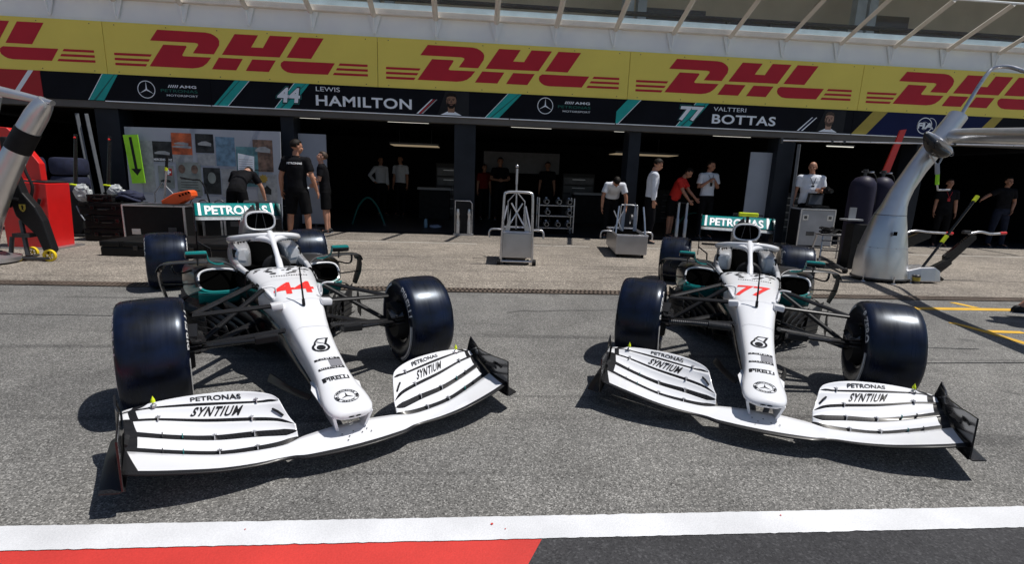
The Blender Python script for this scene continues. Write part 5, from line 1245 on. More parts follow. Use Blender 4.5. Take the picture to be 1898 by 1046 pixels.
b = MB(); b.tube([(-.15, .65, .6), (-.16, .65, 1.05), (-.01, .65, 1.22), (.14, .65, 1.05), (.13, .65, .6)], .012, 8); b.build('pole_hoop', 'metal_brushed', t)
b = MB(); b.prism([(-.19, .54), (.19, .54), (.19, .26), (.12, .20), (-.12, .20), (-.19, .26)], .012, lambda u, v, w: (u, -.04 + w, v)); b.build('front_plate', 'metal_brushed', t)
t = thing('wheel_trolley', 'low silver box trolley with curled side handles left of the man in the white shirt', 'trolley', (3.09, 9.45, 0), R(-8))
trolley_box(t, .60, 1.55, .36, .07)
for s in (-1, 1):
    b = MB(); b.tube([(s * .29, .25, .44), (s * .27, .32, .70), (s * .24, .40, .98)], .018, 8); b.build('fork', 'metal_bright', t)
    b = MB(); b.prism([(s * .10, .44), (s * .17, .44), (s * .16, .80), (s * .10, 1.04), (s * .09, .80)], .03, lambda u, v, w: (u + .08, 1.0 + w, v)); b.build('fork_plate', 'panel_pale', t)
    b = MB(); b.tube([(-.16 + s * .10, .9, .44), (-.16 - s * .10, .95, .86)], .013, 8); b.build('brace', 'metal_bright', t)
b = MB(); b.tube(spline([(-.08, 1.2, .44), (-.08, 1.2, .92), (-.03, 1.2, .97), (.22, 1.2, .97), (.27, 1.2, .92), (.27, 1.2, .44)], 24), .015, 8); b.build('hoop', 'metal_bright', t, smooth=60)
b = MB(); b.lathe([(.10, -.02), (.13, -.02), (.13, .02), (.10, .02), (.10, -.02)], (.16, 1.22, .66), 'X', 18); b.build('reel', 'metal_dark', t, smooth=40)
# ---- rack with wheel guns
t = thing('gun_rack', 'three-shelf steel rack holding wheel guns just inside the right garage', 'rack', (2.22, 13.5, 0))
b = MB()
for x in (-.47, .47):
    for y in (-.2, .2): b.box((x, y, .52), (.03, .03, .92))
b.build('frame', 'metal_brushed', t)
for z in (.18, .50, .78):
    b = MB(); b.box((0, 0, z), (.96, .42, .025), bev=.004); b.build('shelf', 'metal_brushed', t)
for x in (-.4, .4):
    for y in (-.17, .17):
        b = MB(); b.lathe([(.0, -.02), (.055, -.02), (.055, .02), (0, .02)], (x, y, .055), 'X', 14); b.build('castor', 'metal_dark', t)
g0 = None
for i, (x, z) in enumerate(((-.28, .80), (.05, .80), (.33, .80), (-.24, .52), (.34, .52), (-.26, .20), (.33, .20), (.05, .20))):
    row = ('top', 'top', 'top', 'middle', 'middle', 'bottom', 'bottom', 'bottom')[i]; pos = ('left', 'middle', 'right', 'left', 'right', 'left', 'right', 'middle')[i]
    lab = 'silver wheel gun at the %s of the %s shelf of the steel rack' % (pos, row)
    if g0 is None:
        g0 = thing('wheel_gun', lab, 'wheel gun', (2.22 + x, 13.38, z), 0, 'wheel guns on the steel rack')
        b = MB(); b.lathe([(.0, -.20), (.055, -.20), (.075, -.16), (.075, .05), (.06, .10), (.0, .12)], (0, 0, .085), 'Y', 18); b.build('housing', 'metal_bright', g0, smooth=40)
        b = MB(); b.lathe([(.0, -.212), (.045, -.212), (.05, -.19)], (0, 0, .085), 'Y', 16); b.build('socket', 'dark_void', g0)
        b = MB(); b.box((0, .0, .17), (.05, .08, .05), bev=.008); b.build('valve_block', 'panel_pale', g0)
        b = MB(); b.tube(spline([(.05, .05, .05), (.10, 0, .015), (.05, -.12, .015), (-.06, -.14, .02)], 12), .011, 6); b.build('air_line', 'rubber_black', g0)
    else: dup(g0, (2.22 + x, 13.38, z), .0, lab)
# ---- right-hand side: cabinet, open laptop case, step stool, cables
t = thing('flight_cabinet', 'upright silver flight cabinet with black sides in front of the photographer', 'cabinet', (8.52, 12.2, 0), R(-5))
b = MB(); b.box((0, -.15, .50), (.86, .5, .90), bev=.006); b.build('body', 'black_matt', t)
b = MB(); b.box((.0, -.404, .50), (.83, .012, .86)); b.build('front_panel', mat('cabinet_grey', (0.36, 0.37, 0.39), .5, var=.15, scale=3), t)
for x in (-.30, .30):
    b = MB(); b.box((x, -.413, .76), (.14, .012, .14), bev=.003); b.build('butterfly_latch', 'metal_bright', t)
    b = MB(); b.box((x, -.420, .76), (.07, .010, .07), bev=.003); b.build('latch_turn', 'metal_dark', t)
b = MB(); b.box((-.13, -.412, .36), (.2, .012, .10), bev=.003); b.build('recessed_handle', 'metal_dark', t)
b = MB()
for x in (-.42, .42):
    b.box((x, -.40, .50), (.03, .03, .92), bev=.003); b.box((x, .10, .50), (.03, .03, .92), bev=.003)
for y in (-.4, .1): b.box((0, y, .955), (.87, .03, .03), bev=.003)
for x in (-.42, .42): b.box((x, -.15, .955), (.03, .5, .03), bev=.003)
b.build('edging', 'metal_bright', t)
t = thing('open_case', 'small open case with its dark quilted lid up on the silver cabinet', 'case', (8.58, 11.98, .97), R(-5))
b = MB(); b.box((0, .06, .04), (.44, .34, .06), bev=.01); b.build('tray', 'case_black', t)
b = MB(); b.prism([(-.20, 0), (.22, 0), (.27, .30), (-.12, .31)], .03, lambda u, v, w: (u, .20 + w + v * .25, v + .07)); b.build('lid', 'case_black', t, bevel=.006)
b = MB(); b.prism([(-.14, .03), (.19, .03), (.23, .26), (-.09, .27)], .012, lambda u, v, w: (u, .188 + w + v * .25, v + .07)); b.build('lid_foam', 'metal_dark', t)
t = thing('step_stool', 'aluminium step stool with a black cable heap on top', 'stool', (7.45, 9.85, 0), R(-12))
b = MB(); b.box((0, 0, .53), (.52, .34, .03), bev=.006); b.build('top_step', 'metal_brushed', t)
for sx in (-1, 1):
    for sy in (-1, 1):
        b = MB(); b.tube([(sx * .22, sy * .14, .52), (sx * .27, sy * .24, .0)], .018, 6); b.build('leg', 'metal_brushed', t)
for y, z in ((-.20, .22), (.20, .22), (-.17, .42)):
    b = MB(); b.box((0, y, z), (.50, .04, .025)); b.build('rung', 'metal_brushed', t)
t = thing('cable_heap', 'tangled heap of black cables lying on the step stool', 'cable', (7.40, 9.87, .547))
b = MB(); rr = random.Random(12)
for q in range(9):
    cx, cy, r = rr.uniform(-.05, .05), rr.uniform(-.04, .04), rr.uniform(.08, .17)
    b.tube([(cx + r * math.cos(a) * 1.15, cy + r * .7 * math.sin(a), .018 + q * .013 + .012 * math.sin(3 * a + q)) for a in [2 * PI * k / 22 for k in range(23)]], .011, 6)
b.build('coil', 'rubber_black', t, smooth=60)
# gas bottles behind the gantry
for i, (x, y, lab) in enumerate(((7.27, 9.0, 'tall dark navy gas bottle nearest the step stool'), (7.76, 9.15, 'dark navy gas bottle half hidden behind the silver gantry'))):
    t = thing('gas_bottle', lab, 'gas bottle', (x, y, 0), 0, 'navy gas bottles behind the gantry')
    b = MB(); b.lathe([(.0, .02), (.20, .02), (.215, .05), (.215, 1.50), (.20, 1.60), (.14, 1.68), (.06, 1.72), (.0, 1.72)], (0, 0, 0), 'Z', 28); b.build('cylinder', 'bottle_navy', t, smooth=50)
    b = MB(); b.lathe([(.03, 1.70), (.03, 1.80), (.045, 1.81), (.045, 1.84), (0, 1.84)], (0, 0, 0), 'Z', 12); b.tube([(-.08, 0, 1.79), (.08, 0, 1.79)], .014, 8); b.build('valve', 'metal_dark', t)
    b = MB(); b.lathe([(.045, 1.775), (.05, 1.79), (.045, 1.805)], (.10, -.02, 0), 'Z', 10); b.build('gauge', 'metal_bright', t)
    b = MB(); b.tube(spline([(.08, -.03, 1.79), (.16, -.06, 1.72), (.22, -.06, 1.5), (.20, -.10, 1.2)], 14), .013, 6); b.build('hose', 'rubber_black', t, smooth=60)
t = thing('bottle_crate', 'black crate with a small white tray in front of the gas bottles', 'crate', (7.12, 8.78, 0))
b = MB(); b.box((0, 0, .42), (.30, .20, .84), bev=.01); b.build('body', 'black_matt', t)
b = MB(); b.box((-.16, -.02, .92), (.30, .22, .03), bev=.006); b.build('tray', 'print_grey', t)
b = MB(); b.box((-.14, 0, 1.04), (.13, .02, .2)); b.build('paper_cup_stack', 'print_grey', t)
t = thing('red_board', 'narrow bright red board standing tilted behind the gas bottles', 'board', (7.93, 9.35, 1.6))
b = MB(); b.prism([(7.86, 1.80), (8.00, 1.80), (8.19, 2.62), (8.07, 2.60)], .03, lambda u, v, w: (u, 9.3 + w, v)); L(b, 'blade', 'red_box', t)
b = MB(); bar(b, (7.93, 9.33, 1.8), (7.85, 9.33, .02), .02); L(b, 'pole', 'metal_dark', t)
# ---- silver gantry on the right
t = thing('pit_gantry', 'big curved silver gantry with a flared base and a long arm at the right', 'gantry', (6.8, 7.7, 0))
b = MB(); rows = [(6.78, .05, .425, .34), (6.775, .12, .420, .335), (6.755, .32, .40, .32), (6.745, .53, .375, .29), (6.755, .80, .31, .25), (6.765, 1.06, .238, .21), (6.805, 1.22, .180, .18), (6.86, 1.38, .140, .15), (6.935, 1.56, .115, .14), (7.09, 1.85, .115, .13), (7.22, 2.05, .125, .125), (7.30, 2.20, .125, .125)]
b.loft([[(x + a * math.cos(q), 7.7 + c * math.sin(q), z + (.10 * math.cos(q) * -1 if z > 1.3 else 0)) for q in [2 * PI * k / 36 for k in range(36)]] for x, z, a, c in rows]); L(b, 'column', 'gantry_silver', t, smooth=60)
b = MB(); b.tube([(7.20, 7.7, 2.06), (7.36, 7.7, 2.28), (7.60, 7.7, 2.66)], [.135, .145, .135], 20); L(b, 'elbow', 'gantry_silver', t, smooth=50)
b = MB(); b.tube(spline([(7.38, 7.76, 2.26), (7.46, 7.60, 2.33), (7.32, 7.20, 2.31), (6.86, 6.0, 2.19), (6.30, 4.4, 2.05), (5.98, 3.4, 1.99)], 24), [.16, .155, .145, .13] + [.104] * 20, 16); L(b, 'arm', 'gantry_silver', t, smooth=60)
b = MB(); b.tube(spline([(7.62, 7.7, 2.60), (7.78, 7.7, 2.98), (7.93, 7.7, 3.28), (8.03, 7.7, 3.385), (8.10, 7.55, 3.38), (8.09, 7.3, 3.27), (7.92, 6.9, 3.10), (7.35, 6.2, 2.75), (6.75, 5.3, 2.35), (6.55, 4.9, 2.2)], 40), .028, 10); L(b, 'hoop', 'metal_bright', t, smooth=60)
b = MB(); bar(b, (4.72, 7.66, 2.165), (10.8, 7.66, 2.285), .011); L(b, 'rod', 'metal_bright', t)
for x in (4.73, 5.55, 5.75, 7.42, 7.6):
    b = MB(); b.box((x, 7.66, 2.165 + (x - 4.72) * .0197), (.035, .03, .045 if x > 5 else .08), bev=.004); L(b, 'rod_clamp', 'metal_dark', t)
b = MB(); b.tube(spline([(6.80, 7.38, 2.345), (6.90, 7.38, 2.22), (7.03, 7.38, 2.10), (7.18, 7.38, 2.05), (7.29, 7.38, 2.05)], 16), [.01, .03, .05, .068, .082, .09, .095, .095, .09, .085, .08, .07, .06, .045, .03, .01], 14); L(b, 'signal_pod', 'black_gloss', t, smooth=60)
b = MB(); b.tube(spline([(6.86, 7.42, 2.36), (7.06, 7.42, 2.24), (7.24, 7.40, 2.12), (7.315, 7.38, 2.06)], 12), [.01, .03, .045, .055, .062, .064, .06, .056, .05, .04, .025, .01], 12); L(b, 'pod_shell', 'metal_bright', t, smooth=60)
b = MB(); b.flat(star2d(7.19, 2.04, .035, .12), lambda u, v: (u, 7.262, v)); b.flat(ring2d(7.19, 2.04, .033, .037, 20), lambda u, v: (u, 7.262, v)); L(b, 'star_emblem', 'decal_light', t)
b = MB(); b.tube([(7.02, 7.45, 2.02), (7.14, 7.4, 1.86), (7.24, 7.45, 2.02)], .014, 8); L(b, 'pod_bracket', 'metal_bright', t)
b = MB(); b.tube([(7.12, 7.4, 1.90), (7.16, 7.4, 1.74)], .030, 10); L(b, 'drop_tube', 'panel_pale', t)
b = MB(); b.tube([(7.16, 7.4, 1.76), (7.19, 7.4, 1.58)], .026, 10); L(b, 'drop_tube_tape', 'fluo_green', t)
b = MB(); b.tube([(7.19, 7.4, 1.58), (7.22, 7.4, 1.50), (7.42, 7.4, 1.51)], .014, 8); L(b, 'drop_handle', 'metal_bright', t)
b = MB(); b.lathe([(.0, .055), (.465, .045), (.465, .07), (.0, .07)], (0, 0, 0), 'Z', 40)
for v in b.bm.verts: v.co.x = 6.79 + v.co.x * 1.0; v.co.y = 7.7 + v.co.y * .76
L(b, 'base_plate', 'metal_dark', t, smooth=30)
for x, y in ((6.38, 7.55), (6.72, 7.33), (7.12, 7.45), (7.2, 7.85), (6.5, 7.95)):
    b = MB(); bar(b, (x, y, .12), (x, y, .01), .012); b.lathe([(.0, .0), (.035, .0), (.03, .012)], (x, y, .004), 'Z', 10); L(b, 'levelling_foot', 'metal_bright', t)
for x in (6.62, 6.95):
    b = MB(); b.lathe([(.0, -.02), (.04, -.02), (.04, .02), (.0, .02)], (x, 7.42, .042), 'X', 14); L(b, 'castor', 'rubber_black', t)
b = MB(); b.box((6.66, 7.405, .80), (.05, .02, .06)); L(b, 'access_hole', 'dark_void', t)
b = MB(); b.tube([(6.745 + .374 * math.cos(q), 7.7 + .289 * math.sin(q), .56) for q in [2 * PI * k / 36 for k in range(37)]], .004, 6); L(b, 'seam', 'metal_bright', t)
b = MB(); b.tube([(6.767 + .232 * math.cos(q), 7.7 + .206 * math.sin(q), 1.08) for q in [2 * PI * k / 36 for k in range(37)]], .005, 6); L(b, 'seam', 'metal_dark', t)
# leveling arms of the base
t = thing('outrigger', 'flat black outrigger bar reaching from the stool towards the gantry base', 'bar', (6.75, 8.6, 0))
b = MB(); b.tube([(7.1, 9.6, .10), (6.55, 8.2, .07)], .04, 6, flat=.6); L(b, 'beam', 'metal_dark', t)
b = MB(); b.lathe([(.0, -.02), (.05, -.02), (.05, .02), (.0, .02)], (6.6, 8.25, .05), 'X', 14); L(b, 'castor', 'rubber_black', t)
# stick with yellow tape
t = thing('lollipop_pole', 'black pole with three fluorescent yellow tapes leaning beside the gantry', 'pole', (7.2, 7.5, 0))
A_, B_ = Vector((7.19, 7.5, .03)), Vector((8.02, 7.5, 1.43))
b = MB(); b.tube([A_, B_], .020, 8); L(b, 'rod', 'black_gloss', t)
for a, c in ((0, .05), (.46, .54), (.94, 1.0)):
    b = MB(); b.tube([A_.lerp(B_, a), A_.lerp(B_, c)], .030, 8); L(b, 'tape', 'fluo_yellow', t)
# low jacks at the right
t = thing('front_jack', 'low silver-nosed jack with a black arm lying beside the gantry base', 'jack', (7.5, 7.6, 0))
b = MB(); b.loft([[(x, 7.6 - d, z0), (x, 7.6 + d, z0), (x, 7.6 + d * .8, z1), (x, 7.6 - d * .8, z1)] for x, d, z0, z1 in ((7.05, .16, .03, .20), (7.25, .2, .03, .26), (7.5, .2, .03, .27), (7.62, .18, .03, .20))]); L(b, 'shoe', 'metal_brushed', t, bevel=.02)
b = MB(); b.prism([(7.55, .05), (7.80, .02), (7.82, .06), (7.72, .12), (7.74, .2), (7.6, .22)], .10, lambda u, v, w: (u, 7.56 + w, v)); L(b, 'foot', 'black_gloss', t, bevel=.01)
b = MB(); b.prism([(7.95, .28), (8.06, .30), (8.44, .72), (8.42, .78), (8.34, .80), (7.93, .42)], .05, lambda u, v, w: (u, 7.75 + w, v)); b.prism([(7.66, .06), (7.80, .10), (8.02, .30), (7.98, .40), (7.66, .22)], .07, lambda u, v, w: (u, 7.68 + w, v)); L(b, 'arm', 'black_gloss', t)
b = MB(); b.tube(spline([(8.30, 7.77, .80), (8.5, 7.77, .84), (8.7, 7.77, .81), (8.95, 7.77, .83)], 12), .020, 8); L(b, 'handle', 'metal_bright', t, smooth=60)
b = MB(); bar(b, (8.86, 7.77, .825), (8.97, 7.77, .832), .024); L(b, 'grip', 'red_box', t)
b = MB(); b.box((8.25, 7.77, .83), (.13, .06, .05), bev=.01); L(b, 'lever', 'metal_dark', t)
t = thing('front_jack', 'second low jack with a black arm right behind the gantry column', 'jack', (7.8, 8.7, 0))
b = MB(); b.prism([(7.45, .24), (7.7, .28), (8.45, .64), (8.45, .72), (8.2, .72), (7.45, .38)], .06, lambda u, v, w: (u, 8.6 + w, v)); L(b, 'arm', 'black_gloss', t)
b = MB(); b.box((7.5, 8.68, .12), (.4, .3, .2), bev=.03); L(b, 'shoe', 'metal_brushed', t)
b = MB(); b.tube(spline([(7.9, 8.6, .70), (8.1, 8.6, .76), (8.4, 8.6, .74), (8.85, 8.6, .73)], 14), .020, 8); L(b, 'handle', 'metal_bright', t, smooth=60)
b = MB(); bar(b, (8.72, 8.6, .732), (8.86, 8.6, .73), .026); L(b, 'grip', 'red_box', t)
t = thing('small_can', 'small grey and yellow can on the apron beside the gantry base', 'can', (7.18, 7.42, 0))
b = MB(); b.lathe([(.0, .004), (.055, .004), (.055, .14), (.045, .15), (0, .15)], axis='Z', seg=14); b.build('can', 'metal_dark', t, smooth=40)
b = MB(); b.lathe([(.0565, .05), (.0565, .11)], axis='Z', seg=14); b.build('label_band', 'print_gold', t)
# ---- things on the garage floor
t = thing('drinks_bottle', 'pale blue drinks bottle standing on the floor of the left garage', 'bottle', (-1.32, 14.3, .006))
b = MB(); b.lathe([(.0, 0), (.05, 0), (.05, .20), (.03, .25), (0, .25)], axis='Z', seg=14); b.build('flask', mat('bottle_blue', (0.22, 0.36, 0.44), .3), t, smooth=40)
b = MB(); b.lathe([(.032, .245), (.034, .31), (0, .32)], axis='Z', seg=12); b.build('cap', 'black_matt', t)
t = thing('rag', 'crumpled pale blue rag on the garage floor beside the drinks bottle', 'rag', (-1.05, 14.2, .006))
b = MB(); rr = random.Random(3); b.ball((0, 0, .03), .14, 12, (1.2, .8, .4))
for v in b.bm.verts: v.co += Vector((rr.uniform(-1, 1), rr.uniform(-1, 1), rr.uniform(-1, 1))) * .02; v.co.z = max(0, v.co.z)
b.build('cloth', mat('rag_blue', (0.32, 0.36, 0.46), .8), t, smooth=180)
mat('hose_teal', (0.0, 0.10, 0.08), .5)
for pts, lab in (([(-3.4, 14.5, .03), (-3.2, 14.5, .55), (-2.95, 14.5, .78), (-2.7, 14.5, .55), (-2.5, 14.5, .05)], 'dark teal air hose arching over the floor of the left garage'), ([(6.0, 14.6, .03), (6.3, 14.6, .5), (6.7, 14.6, .62), (7.0, 14.6, .3), (7.2, 14.6, .03)], 'dark teal air hose arching over the floor beside the red-shirted man')):
    t = thing('air_hose', lab, 'hose', pts[0], 0, 'teal air hoses in the garages')
    b = MB(); b.tube(spline(pts, 24), .028, 8); L(b, 'hose', 'hose_teal', t, smooth=60)
    b = MB(); b.box((pts[-1][0], pts[-1][1], .03), (.08, .06, .05)); L(b, 'coupling', 'metal_dark', t)
t = thing('wall_screen', 'faint grey wall screen deep in the garage right of the middle pillar', 'screen', (1.7, 18.2, 0))
b = MB(); b.box((0, 0, 2.0), (2.7, .05, .72)); b.build('screen', mat('screen_grey', (0.16, 0.16, 0.17), .6), t)
for x in (-1.1, 1.1):
    b = MB(); b.box((x, .03, .85), (.06, .05, 1.7)); b.build('post', 'metal_dark', t)
for x, w, lab in ((-1.3, 1.1, 'long pale worktop deep in the left garage'), (4.3, 1.8, 'long pale worktop deep in the right garage')):
    t = thing('workbench', lab, 'workbench', (x, 17.3, 0), 0, 'workbenches deep in the garages')
    b = MB(); b.box((0, 0, 1.02), (w, .6, .07)); b.build('worktop', 'print_grey', t)
    b = MB(); b.box((0, .05, .5), (w - .1, .5, .96)); b.build('drawer_unit', 'black_matt', t)

# ---- stacked tyres in the left garage and dim cabinets deep inside
w0 = None
for i, (x, y, k) in enumerate(((-9.55, 11.7, 0), (-9.55, 11.7, 1), (-9.55, 11.7, 2), (-9.55, 11.7, 3), (-8.80, 11.9, 0), (-8.80, 11.9, 1), (-8.80, 11.9, 2), (-8.80, 11.9, 3))):
    lab = 'black covered tyre, %s of the %s' % (('lowest', 'second from the ground', 'second from the top', 'topmost')[k], 'left tyre stack' if i < 4 else 'right tyre stack')
    if w0 is None:
        w0 = thing('covered_tyre', lab, 'tyre', (x, y, .01), 0, 'covered tyres stacked in the left garage')
        b = MB(); b.lathe([(.17, .02), (.22, .0), (.31, .02), (.335, .08), (.338, .19), (.335, .30), (.31, .36), (.22, .38), (.17, .36)], axis='Z', seg=32); b.build('cover', 'cloth_navy', w0, smooth=50)
        b = MB(); b.lathe([(.15, .03), (.155, .19), (.15, .35), (.0, .30)], axis='Z', seg=20); b.build('rim', 'black_gloss', w0, smooth=40)
    else: dup(w0, (x + random.uniform(-.02, .02), y, .01 + .39 * k), random.uniform(0, 3), lab)
for i, (x, y, w, h, lab) in enumerate(((-6.9, 18.5, 2.2, 1.5, 'wide dim tool cabinet far inside the left garage behind the posters'), (3.9, 19.0, 1.2, 1.7, 'tall dim tool cabinet right of the wall screen'), (-.9, 18.9, .9, 1.9, 'tall dim cabinet left of the red-shirted person in the dark'), (7.4, 18.8, 1.6, 1.2, 'dim tool cabinet behind the man with raised hands'), (10.4, 16.0, 1.4, 1.3, 'dim tool cabinet behind the gas bottles'))):
    t = thing('tool_cabinet', lab, 'cabinet', (x, y, .006), 0, 'dim cabinets deep in the garages')
    b = MB(); b.box((0, 0, h / 2), (w, .6, h), bev=.01); b.build('carcass', 'interior_grey', t)
    for q in range(5):
        b = MB(); b.box((0, -.305, h * (.12 + .18 * q)), (w - .08, .012, h * .15), bev=.003); d_ = b.build('drawer', 'metal_dark', t)
        b = MB(); b.box((0, -.32, h * (.15 + .18 * q)), (w * .4, .015, .02)); b.build('drawer_pull', 'metal_bright', d_)

# ================================================================ people
from mathutils.bvhtree import BVHTree
def _ring(c, ax, ay, a, bb, n=14):
    return [c + ax * (a * math.cos(2 * PI * k / n)) + ay * (bb * math.sin(2 * PI * k / n)) for k in range(n)]
def limb(b, pts, rad, n=10):
    b.tube(pts, rad, n)
    for p, r in ((pts[0], rad[0]), (pts[-1], rad[-1])): b.ball(p, r * .98, 8)
def fuse(b, name, m, parent, voxel, smooth_it=3):
    """Merge overlapping volumes into one continuous skin and link it as a mesh."""
    bmesh.ops.recalc_face_normals(b.bm, faces=b.bm.faces[:])
    me = bpy.data.meshes.new(name); b.bm.to_mesh(me); b.bm.free()
    o = bpy.data.objects.new(name, me); COL.objects.link(o)
    md = o.modifiers.new('r', 'REMESH'); md.mode = 'VOXEL'; md.voxel_size = voxel
    if smooth_it:
        sm = o.modifiers.new('s', 'SMOOTH'); sm.iterations = smooth_it; sm.factor = .5
    dg = bpy.context.evaluated_depsgraph_get()
    me2 = bpy.data.meshes.new_from_object(o.evaluated_get(dg))
    bpy.data.objects.remove(o); bpy.data.meshes.remove(me)
    me2.materials.clear(); me2.materials.append(MATS[m]); me2.name = name
    for p in me2.polygons: p.use_smooth = True
    o = bpy.data.objects.new(name, me2); COL.objects.link(o); o.parent = parent
    return o
def V(*a): return Vector(a)
def unit(v): return Vector(v).normalized()

def person(loc, rz, H, label, shirt='shirt_white', sleeves='short', bottom='trousers_dark', shorts=False, skin='skin', hair='hair_dark', bald=False,
           lean=0.0, armL=((-.12, 0, -1), (-.08, -.12, -1)), armR=((.12, 0, -1), (.08, -.12, -1)), legL=((-.04, 0, -1), (-.02, .03, -1)), legR=((.04, 0, -1), (.02, .03, -1)),
           head=(0, 0), back_text=None, lanyard=None, group='people in the pit lane and garages', shoes='shoe_dark', belly=0.0, wide=1.0, curl=.5, pelvis_z=None, cap=None, voxel=.012):
    """Person facing -Y before rotation. Arms and legs are unit directions of upper and lower segment; head = (turn, nod) in degrees."""
    s = H / 1.78
    t = thing('person', label, 'person', loc, R(rz), group)
    th = R(lean)
    d1, d2 = V(0, -math.sin(th * .55), math.cos(th * .55)), V(0, -math.sin(th), math.cos(th))
    X = V(1, 0, 0)
    legs = {}
    thl, shl = .43 * s, .41 * s
    uL = {-1: [unit(q) for q in legL], 1: [unit(q) for q in legR]}
    drop = max(-(uL[k][0].z * thl + uL[k][1].z * shl) for k in (-1, 1)) + .085 * s
    P0 = V(0, 0, pelvis_z * s if pelvis_z else drop + .03 * s)
    P1 = P0 + d1 * .19 * s; P2 = P1 + d2 * .20 * s; P3 = P2 + d2 * .15 * s; NK = P3 + d2 * .06 * s
    f1, f2 = d1.cross(X) * 1, d2.cross(X) * 1        # forward-ish axis of the torso
    if f1.y > 0: f1 = -f1
    if f2.y > 0: f2 = -f2
    def torso(b, g=0.0):
        prof = [(P0 - d1 * .07 * s, f1, .145, .095), (P0, f1, .165, .112), (P0 + d1 * .08 * s, f1, .158, .108), (P1, f1, .148, .102), (P1 + d2 * .08 * s, f2, .158, .110), (P2, f2, .172, .118), (P2 + d2 * .07 * s, f2, .178, .112), (P3 - d2 * .015 * s, f2, .165, .095), (P3 + d2 * .03 * s, f2, .10, .07)]
        b.loft([_ring(c + f * (belly * s * (.6 if k in (2, 3, 4) else 0)), X, f, (a * wide + g) * s, (q + g + belly * (.5 if k in (2, 3, 4) else 0)) * s, 18) for k, (c, f, a, q) in enumerate(prof)])
    sh = {k: P3 - d2 * .03 * s + X * (k * .185 * wide * s) for k in (-1, 1)}
    A = {-1: [unit(q) for q in armL], 1: [unit(q) for q in armR]}
    el = {k: sh[k] + A[k][0] * .285 * s for k in (-1, 1)}
    wr = {k: el[k] + A[k][1] * .255 * s for k in (-1, 1)}
    hip = {k: P0 + X * (k * .090 * s) - d1 * .03 * s for k in (-1, 1)}
    kn = {k: hip[k] + uL[k][0] * thl for k in (-1, 1)}
    an = {k: kn[k] + uL[k][1] * shl for k in (-1, 1)}
    # --- the body: one skin
    b = MB(); torso(b)
    limb(b, [P3, NK, NK + d2 * .05 * s], [.062 * s, .056 * s, .056 * s])
    for k in (-1, 1):
        limb(b, [P3 - d2 * .02 * s + X * (k * .08 * s), sh[k], sh[k] + A[k][0] * .10 * s, el[k], el[k] + A[k][1] * .07 * s, wr[k]], [.07 * s, .062 * s, .052 * s, .041 * s, .043 * s, .028 * s])
        limb(b, [hip[k], hip[k] + uL[k][0] * .15 * s, kn[k] - uL[k][0] * .05 * s, kn[k], kn[k] + uL[k][1] * .11 * s, kn[k] + uL[k][1] * .25 * s, an[k]], [.088 * s, .082 * s, .058 * s, .055 * s, .056 * s, .042 * s, .036 * s], 12)
        # foot
        fd = unit((uL[k][1].x * .2 + k * .14, -1, 0))
        b.tube([an[k] + V(0, .045 * s, -.035 * s), an[k] + fd * .05 * s + V(0, 0, -.045 * s), an[k] + fd * .16 * s + V(0, 0, -.062 * s)], [.036 * s, .042 * s, .028 * s], 10)
        # hand: palm, four fingers, thumb
        hd = A[k][1]; side = unit(hd.cross(V(0, 1, 0)) if abs(hd.y) < .9 else hd.cross(V(1, 0, 0))); fwd = unit(side.cross(hd))
        if fwd.y > 0: fwd = -fwd; 
        nrm = X * (-k); nrm = unit(nrm - hd * nrm.dot(hd)); wid = unit(hd.cross(nrm))
        if wid.y > 0: wid = -wid
        pc = wr[k] + hd * .045 * s
        b.loft([_ring(wr[k] + hd * q * s, wid, nrm, a * s, c * s, 10) for q, a, c in ((-.01, .026, .020), (.03, .038, .018), (.07, .043, .016), (.092, .040, .013))])
        for q, (off, ln) in enumerate(((.031, .066), (.011, .076), (-.010, .071), (-.030, .056))):
            base = wr[k] + hd * .088 * s + wid * off * s
            dd = hd; pts = [base - hd * .015 * s]
            for j in range(3):
                c = curl * (.5 + .45 * j); dd = unit(hd * math.cos(c) + nrm * math.sin(c)); pts.append(pts[-1] + dd * ln * s * (.48, .32, .27)[j] * 1.15)
            b.tube(pts, [.0098 * s, .0095 * s, .0088 * s, .0072 * s], 6)
        tb = wr[k] + hd * .028 * s + wid * .030 * s
        b.tube([tb, tb + (hd * .7 + wid * .75 + nrm * .25) * .042 * s, tb + (hd * 1.5 + wid * .85 + nrm * .7) * .042 * s], [.014 * s, .0115 * s, .0085 * s], 6)
    # head
    ty, nod = R(head[0]), R(head[1])
    hz = unit(d2 + V(0, 0, .8)) if lean < 45 else unit(d2 + V(0, 0, .1))
    hm = Matrix.Rotation(0, 3, 'Z')
    fz = hz; fy = unit(V(0, -1, 0) - fz * V(0, -1, 0).dot(fz)); fx = fy.cross(fz) * -1
    rot = Matrix.Rotation(ty, 3, fz)
    fy = rot @ fy; fx = rot @ fx
    rot2 = Matrix.Rotation(nod, 3, fx)
    fz2 = rot2 @ fz; fy2 = rot2 @ fy
    HC = NK + d2 * .03 * s + fz2 * .115 * s + fy2 * .018 * s
    def hp(x, y, z): return HC + fx * (x * s) + fy2 * (y * s) + fz2 * (z * s)      # y = towards the face
    def hball(bb, c, r, sc):
        t2 = bmesh.new(); bmesh.ops.create_uvsphere(t2, u_segments=16, v_segments=12, radius=1)
        for v in t2.verts: v.co = hp(c[0] + v.co.x * r * sc[0], c[1] + v.co.y * r * sc[1], c[2] + v.co.z * r * sc[2])
        bb.join(t2)
    hball(b, (0, -.012, .035), .092, (.83, 1.05, .93)); hball(b, (0, .022, -.028), .075, (.82, .86, 1.05)); hball(b, (0, .045, -.075), .036, (1.05, .95, .85))
